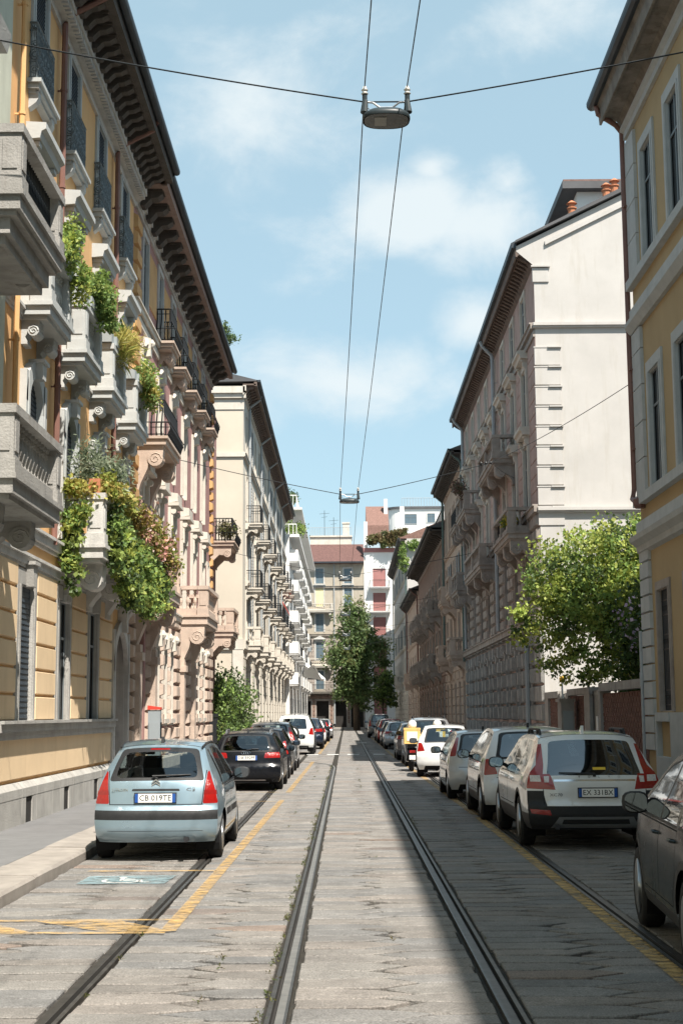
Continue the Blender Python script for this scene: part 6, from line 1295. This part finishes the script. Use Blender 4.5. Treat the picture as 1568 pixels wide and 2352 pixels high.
def cars():
    GL, GR = 'cars parked along the left kerb', 'cars parked along the right kerb'
    # pale blue hatchback
    X = lambda pl: pl
    S = dict(L=3.85, W=1.667, H=1.52, belt=.95, R=.295, wy=(.66, 3.10), rc=.15, kr=.055, st=.06,
             YR=[(.24, .12), (.30, .04), (.42, .0), (.60, .0), (.66, .025), (.70, .05), (.74, .055), (.9, .08), (1.0, .11), (1.1, .17), (1.2, .25), (1.3, .36), (1.4, .50), (1.46, .62)],
             YF=[(.22, .12), (.4, .02), (.6, .05), (.74, .14)], ZT=[(.62, 1.465), (1.0, 1.515), (1.5, 1.53), (2.05, 1.47), (2.5, 1.24), (2.92, .985), (3.3, .90), (3.71, .74)],
             HW=[(.2, .765), (.35, .82), (.55, .838), (.75, .83), (.9, .805), (1.0, .78), (1.15, .715), (1.3, .645), (1.42, .595), (1.52, .555)], ws=(2.02, 2.90), seats=(.98, 1.75), mir=2.55, doors=[(.98, 1.72), (1.74, 2.72)],
             win=[(1.02, 1.70, .12, 0), (1.76, 2.72, 0, .52), (.74, .94, .12, .02)], strip=.52, plate=(0, .80, 'CB 019TE'), exhaust=.40, aerial=.18, rim='cap', glass='glass', handle='plastic')
    S['rear'] = [('bumper_strip', 'plastic', [(-.9, .525), (.9, .525), (.9, .645), (-.9, .645)]), ('tailgate_seam', 'seam', [(-.59, .712), (.59, .712), (.59, .722), (-.59, .722)]), ('tailgate_seam', 'seam', [(.585, .712), (.596, .712), (.638, 1.16), (.627, 1.16)], True),
                 ('rear_window_frame', 'plastic', rnd_poly([(-.615, 1.015), (.615, 1.015), (.555, 1.24), (.50, 1.43), (-.50, 1.43), (-.555, 1.24)], .05)), ('rear_window', 'glass', rnd_poly([(-.53, 1.055), (.53, 1.055), (.50, 1.22), (.44, 1.375), (-.44, 1.375), (-.50, 1.22)], .08)),
                 ('brake_light', 'lensdark', [(-.13, 1.40), (.13, 1.40), (.125, 1.42), (-.125, 1.42)]), ('tail_light', 'lensred', rnd_poly([(.60, .725), (.79, .725), (.745, .93), (.665, 1.16), (.645, 1.14)], .025), True), ('tail_light_band', 'lensdark', [(.61, .84), (.78, .84), (.765, .90), (.617, .90)], True),
                 ('plate_recess', 'p_blue', rnd_poly([(-.29, .72), (.29, .72), (.30, .905), (-.30, .905)], .04)), ('handle_strip', 'plastic', rnd_poly([(-.31, .885), (.31, .885), (.30, .915), (-.30, .915)], .012)), ('bumper_crease', 'seam', [(-.62, .385), (.62, .385), (.60, .391), (-.60, .391)])]
    S['side'] = [('tail_light', 'lensred', [(.0, .725), (.20, .725), (.26, .9), (.33, 1.06), (.1, 1.16)])]
    B, rear, YR, hw = car('pale blue hatchback nearest on the left, bright red triangular tail lights', (-2.45, 18.5, 0), 'p_blue', S, GL)
    text('CITROEN', .052, 'chrome', B, (-.46, rear(-.46, .90)[1] - .006, .90), .205, 'badge_lettering', yaw=-.10); text('C3', .062, 'chrome', B, (.45, rear(.45, .905)[1] - .006, .905), .11, 'badge_lettering', yaw=.10)
    m = MB()
    for dz in (0, .035): m.prism([(-.055, .945 + dz), (0, .985 + dz), (.055, .945 + dz), (.055, .962 + dz), (0, 1.002 + dz), (-.055, .962 + dz)], 'o', YR(.97) - .012, YR(.97) + .01)
    o = m.build('emblem', 'chrome', None, (0, 0, 0)); o.parent = B
    m = MB(); m.tube([(.02, YR(1.035) - .02, 1.04), (-.05, YR(1.06) - .035, 1.075), (.30, rear(.3, 1.10)[1] - .03, 1.085), (.44, rear(.44, 1.11)[1] - .025, 1.09)], [.014, .012, .009, .006], 5); o = m.build('wiper', 'plastic', None, (0, 0, 0)); o.parent = B
    for sg in (-1, 1):
        m = MB(); m.tube([(sg * (hw(y, 1.4) - .03), y, z) for y, z in ((.66, 1.43), (1.0, 1.475), (1.5, 1.49), (2.0, 1.44))], .014, 5); o = m.build('roof_strip', 'plastic', None, (0, 0, 0)); o.parent = B
    # white estate with black cladding
    S = dict(L=4.82, W=1.87, H=1.6, belt=1.02, R=.345, wy=(1.08, 3.87), rc=.14, st=.065, clad=.50, rim='alloy', glass='glassdark', wf='chrome', rails=1, railm='plastic', aerial=.45, fin=1, cr=.055,
             YR=[(.28, .16), (.36, .06), (.5, .0), (.60, .0), (.66, .05), (.85, .06), (.95, .085), (1.02, .12), (1.12, .19), (1.25, .30), (1.4, .44), (1.5, .55), (1.545, .62)], YF=[(.28, .12), (.45, .02), (.65, .05), (.82, .16)],
             ZT=[(.62, 1.55), (1.1, 1.59), (1.9, 1.595), (2.6, 1.53), (3.05, 1.33), (3.55, 1.04), (4.1, .97), (4.66, .82)], HW=[(.25, .85), (.4, .915), (.6, .935), (.85, .935), (.97, .91), (1.05, .875), (1.2, .80), (1.35, .735), (1.5, .68), (1.6, .63)],
             ws=(2.62, 3.5), seats=(1.5, 2.45), mir=3.1, doors=[(1.62, 2.35), (2.37, 3.3)], win=[(.66, 1.52, .24, .02), (1.62, 2.34, 0, 0), (2.40, 3.32, 0, .58)], plate=(.03, .775, 'EX 331BX'), exhaust=-.52, mirm='plastic')
    S['rear'] = [('bumper', 'plastic', [(-1, .2), (1, .2), (1, .80), (.70, .80), (.655, .60), (-.655, .60), (-.70, .80), (-1, .80)]), ('skid_plate', 'skid', [(-.60, .30), (.60, .30), (.50, .455), (-.50, .455)]), ('skid_gap', 'plastic', [(-.46, .355), (.46, .355), (.44, .42), (-.44, .42)]), ('reflector', 'lensred', [(.60, .475), (.86, .50), (.88, .56), (.62, .545)], True),
                 ('rear_window', 'glassdark', rnd_poly([(-.645, 1.005), (.645, 1.005), (.60, 1.20), (.555, 1.475), (-.555, 1.475), (-.60, 1.20)], .05)),
                 ('tail_light', 'lensred', [(.535, .815), (.92, .83), (.93, 1.0), (.84, 1.075), (.765, 1.16), (.70, 1.46), (.645, 1.46), (.665, 1.16), (.69, 1.03), (.60, 1.03), (.575, .97)], True), ('indicator', 'lensclear', [(.62, .915), (.68, .915), (.68, 1.0), (.61, 1.0)], True), ('indicator', 'lensclear', [(.72, .925), (.86, .93), (.86, 1.02), (.73, 1.015)], True),
                 ('chrome_strip', 'chrome', [(-.55, .925), (.55, .925), (.555, .952), (-.555, .952)]), ('plate_recess', 'p_white', rnd_poly([(-.33, .66), (.39, .66), (.39, .9), (-.33, .9)], .03)), ('tailgate_seam', 'seam', [(.685, .62), (.696, .62), (.70, .82), (.69, .82)], True), ('window_sticker', 'stickeryellow', [(-.01, 1.075), (.165, 1.075), (.165, 1.11), (-.01, 1.11)])]
    S['side'] = [('tail_light', 'lensred', [(.0, .83), (.24, .84), (.28, .98), (.27, 1.06), (.2, 1.16), (.1, 1.1)])]
    B, rear, YR, hw = car('white estate car with black lower cladding, roof rails and tall red tail lights', (3.36, 19.55, 0), 'p_white', S, GR)
    for i, ch in enumerate('VOLVO'): text(ch, .045, 'chrome', B, (-.21 + .135 * i, YR(.985) - .008, .985), None, 'badge_lettering')
    text('XC70', .055, 'chrome', B, (-.53, rear(-.53, .745)[1] - .008, .745), .17, 'badge_lettering', yaw=-.08); text('Ocean Race', .034, 'chrome', B, (-.52, rear(-.52, .69)[1] - .008, .69), .16, 'badge_lettering', yaw=-.08) if 0 else None
    text('D4', .05, 'chrome', B, (.57, rear(.57, .735)[1] - .008, .735), .075, 'badge_lettering', yaw=.08); text('AWD', .035, 'chrome', B, (.57, rear(.57, .685)[1] - .008, .685), .08, 'badge_lettering', yaw=.08)
    m = MB(); m.box(-.02, .02, YR(1.0) - .02, YR(1.0), .985, 1.03); m.tube([(0, YR(1.02) - .025, 1.02), (-.3, rear(-.3, 1.04)[1] - .03, 1.035), (-.48, rear(-.48, 1.045)[1] - .02, 1.04)], [.016, .011, .007], 5); o = m.build('wiper', 'plastic', None, (0, 0, 0)); o.parent = B
    # black estate
    S = hatch(4.65, 1.77, 1.44, 'wide', (.02, .80, 'DX 592PF'), estate=1, rails=1, railm='skid', rim='multi', glass='glassdark', R=.32); S['wy'] = (.98, 3.63); S['exhaust'] = -.4
    S['rear'] += [('chrome_strip', 'skid', [(-.5, .25), (.5, .25), (.48, .275), (-.48, .275)])]
    B, rear, YR, hw = car('black estate car with four ring badge and wide red lights behind the blue hatchback', (-2.47, 35.3, 0), 'p_black', S, GL)
    m = MB()
    for i in range(4): m.tube([(-.075 + .05 * i + .034 * math.cos(t), YR(.92) - .012, .92 + .034 * math.sin(t)) for t in np.linspace(0, 6.2832, 15)], .006, 4)
    o = m.build('emblem', 'chrome', None, (0, 0, 0)); o.parent = B
    # near dark car, right edge
    S = hatch(4.25, 1.80, 1.60, 'high', None, suv=1, rim='multi', glass='glassdark', R=.345, mh=.095, mw=.115, mo=.08, belt=1.02, st=.06); S['wy'] = (.72, 3.25); S['clad'] = .38
    car('dark green black car cut off at the right edge, nearest on the right', (3.20, 9.5, 0), 'p_darkgreen', S, GR, -4)
    def c(label, x, y, pm, g, *a, yaw=0., **k): return car(label, (x, y, 0), pm, hatch(*a, st=.11, **k), g, yaw)
    c('white compact crossover with dark tinted glass, parked ahead of the white estate', 3.22, 24.75, 'p_white', GR, 4.25, 1.80, 1.62, 'round', None, suv=1, glass='glassdark', rg='glassdark', rim='multi')
    c('silver grey small hatchback with tall high-set tail lights', 3.02, 31.1, 'p_beige', GR, 3.95, 1.68, 1.5, 'high')
    B, rear, YR, hw = c('small white hatchback standing in the sunlit gap on the right', 2.88, 42.2, 'p_white', GR, 3.75, 1.70, 1.52, 'round', (.12, .62, 'DK 118RT'), yaw=-3)
    c('silver people carrier beyond the two delivery scooters', 2.95, 50.5, 'p_silver', GR, 4.4, 1.8, 1.72, 'tall', estate=1, rails=1, glass='glassdark')
    c('grey hatchback half hidden behind the silver people carrier', 2.85, 57.5, 'p_grey', GR, 4.1, 1.72, 1.5, 'wide')
    c('silver car with small red lights, in the shade past the stop dashes', 2.85, 75.5, 'p_silver', GR, 4.3, 1.76, 1.46, 'wide')
    c('dark blue car in the right row, in line before a maroon one', 2.85, 82.5, 'p_navy', GR, 4.3, 1.75, 1.46, 'round')
    c('maroon car far along the right kerb', 2.8, 90., 'p_red', GR, 4.2, 1.75, 1.55, 'high', suv=1)
    c('black small car far along the right kerb', 2.8, 98, 'p_black', GR, 4.0, 1.7, 1.5, 'tall')
    c('grey van-like car farthest along the right kerb', 2.6, 112, 'p_grey', GR, 4.5, 1.85, 1.85, 'tall', suv=1)
    c('black hatchback just ahead of the black estate on the left', -2.5, 41.6, 'p_black', GL, 4.1, 1.74, 1.47, 'tall', glass='glassdark')
    c('grey compact people carrier with tall red lights, left row', -2.52, 47.2, 'p_grey', GL, 4.2, 1.76, 1.62, 'high', estate=1, glass='glassdark')
    S = hatch(4.4, 1.86, 1.86, 'round', None, suv=1, rim='alloy', R=.37, st=.09); S['rear'][0:2] = [('rear_window', 'glass', rnd_poly([(-.58, 1.18), (.58, 1.18), (.52, 1.66), (-.52, 1.66)], .06))]; S['YR'] = [(.34, .1), (.45, .02), (.6, 0), (.8, .0), (1.1, .04), (1.4, .1), (1.7, .18), (1.8, .22)]; S['ZT'][0] = (.22, 1.8); S['win'][2] = (.35, 1.05, .1, .02)
    B, rear, YR, hw = car('white off-road car with a spare wheel on its back door', (-2.40, 66.4, 0), 'p_white', S, GL)
    m = MB(); m.lathe((-.12, YR(.95) - .2, .98), [(.12, .0), (.25, .0), (.345, .03), (.36, .08), (.36, .16), (.33, .2), (.1, .2)], 24, 'o'); o = m.build('spare_wheel', 'tyre', None, (0, 0, 0), True); o.parent = B; m = MB(); m.lathe((-.12, YR(.95) - .215, .98), [(.001, 0), (.24, .005), (.28, .03)], 22, 'o'); q = m.build('cover', 'p_white', None, (0, 0, 0), True); q.parent = o
    c('dark blue off-road car ahead of the white one with the spare wheel', -2.15, 76.5, 'p_navy', GL, 4.5, 1.85, 1.68, 'wide', suv=1, glass='glassdark', rg='glassdark')
    c('white hatchback far along the left kerb', -2.1, 88, 'p_white', GL, 4.0, 1.72, 1.5, 'round')
    c('black car far along the left kerb, beyond the white hatchback', -2.0, 97, 'p_black', GL, 4.3, 1.76, 1.5, 'high')
    c('silver car farthest along the left kerb', -1.9, 109, 'p_silver', GL, 4.3, 1.76, 1.52, 'tall')
    scooters()
def scooters():
    def scoot(label, x, y, boxm, boxl, hl):
        B = thing('delivery_scooter', label, 'scooter', (x, y, 0), 'delivery scooters'); WL[B.name] = Vector((x, y, 0)); O = lambda m, n, mt, p=None, sm=False: m.build(n, mt, p or B, None, sm)
        for yw in (.28, 1.5):
            m = MB(); m.lathe((x - .055, y + yw, .25), [(.15, 0), (.23, .0), (.25, .03), (.25, .08), (.23, .11), (.15, .11)], 20, 's'); w = O(m, 'wheel', 'tyre', None, True); m = MB(); m.lathe((x - .04, y + yw, .25), [(.04, 0), (.15, .01), (.15, .07), (.04, .08)], 14, 's'); m.build('rim', 'rimdark', w, WL[w.name])
        m = MB(); m.prism([(y + .1, .45), (y + .5, .32), (y + 1.05, .28), (y + 1.25, .34), (y + 1.45, .95), (y + 1.36, 1.0), (y + 1.12, .45), (y + .85, .42), (y + .75, .72), (y + .1, .74), (y - .05, .6)], 's', x - .17, x + .17); O(m, 'body', 'p_black')
        m = MB(); m.prism([(y + .02, .74), (y + .8, .72), (y + .76, .84), (y + .3, .80), (y + .0, .86)], 's', x - .15, x + .15); O(m, 'seat', 'plastic')
        m = MB(); m.tube([(x - .33, y + 1.2, 1.05), (x - .1, y + 1.32, 1.02), (x + .1, y + 1.32, 1.02), (x + .33, y + 1.2, 1.05)], .018, 6); m.tube([(x, y + 1.5, .25), (x, y + 1.32, 1.0)], .03, 6); O(m, 'handlebar', 'plastic')
        m = MB(); m.box(x - .09, x + .09, y - .08, y - .03, .6, .68); O(m, 'tail_light', 'lensred')
        m = MB(); m.box(x - .10, x + .10, y - .1, y - .08, .38, .52); O(m, 'number_plate', 'platewhite')
        m = MB(); m.box(x - .2, x + .2, y - .05, y + .35, .86, .88); m.tube([(x - .12, y + .1, .74), (x - .12, y + .05, .87)], .012, 5); m.tube([(x + .12, y + .1, .74), (x + .12, y + .05, .87)], .012, 5); O(m, 'rack', 'iron')
        m = MB(); m.box(x - .26, x + .26, y - .1, y + .4, .885, 1.36); m.box(x - .27, x + .27, y - .11, y + .41, 1.33, 1.39); b = m.build('delivery_box', boxm, None, (x, y, .885)); tag(b, boxl, 'box', 'delivery boxes')
        m = MB(); m.box(x - .17, x + .17, y - .113, y - .10, .98, 1.27); m.build('box_label', 'whiteframe', b)
        m = MB(); m.lathe((x + .02, y + .15, 1.39), [(.10, 0), (.13, .03), (.145, .10), (.13, .18), (.08, .235), (.01, .25)], 16); h = m.build('helmet', 'p_white', None, (x, y + .15, 1.39), True); tag(h, hl, 'helmet', 'helmets on delivery boxes')
    scoot('black scooter with an orange and white delivery box, nearest the rails', 2.12, 46.6, 'boxorange', 'orange delivery box with a white front panel on the scooter nearer the rails', 'white helmet on the labelled delivery box nearer the rails')
    scoot('black scooter half hidden behind the small white hatchback', 2.95, 46.9, 'boxyellow', 'plain yellow orange delivery box above the small white hatchback', 'white helmet on the delivery box nearer the kerb')
mm('boxorange', (.70, .45, .16), rough=.6, var=.05); mm('boxyellow', (.75, .44, .03), rough=.6, var=.05)
# ------------------------------------------------------------------ build
ground(); rails()
pale_building(); yellow_building(); pink_building(); cream_building(); white_building()
right_yellow(); garden_wall(); brown_building(); far_right(); end_buildings()
furniture(); wires(); plants(); cars()
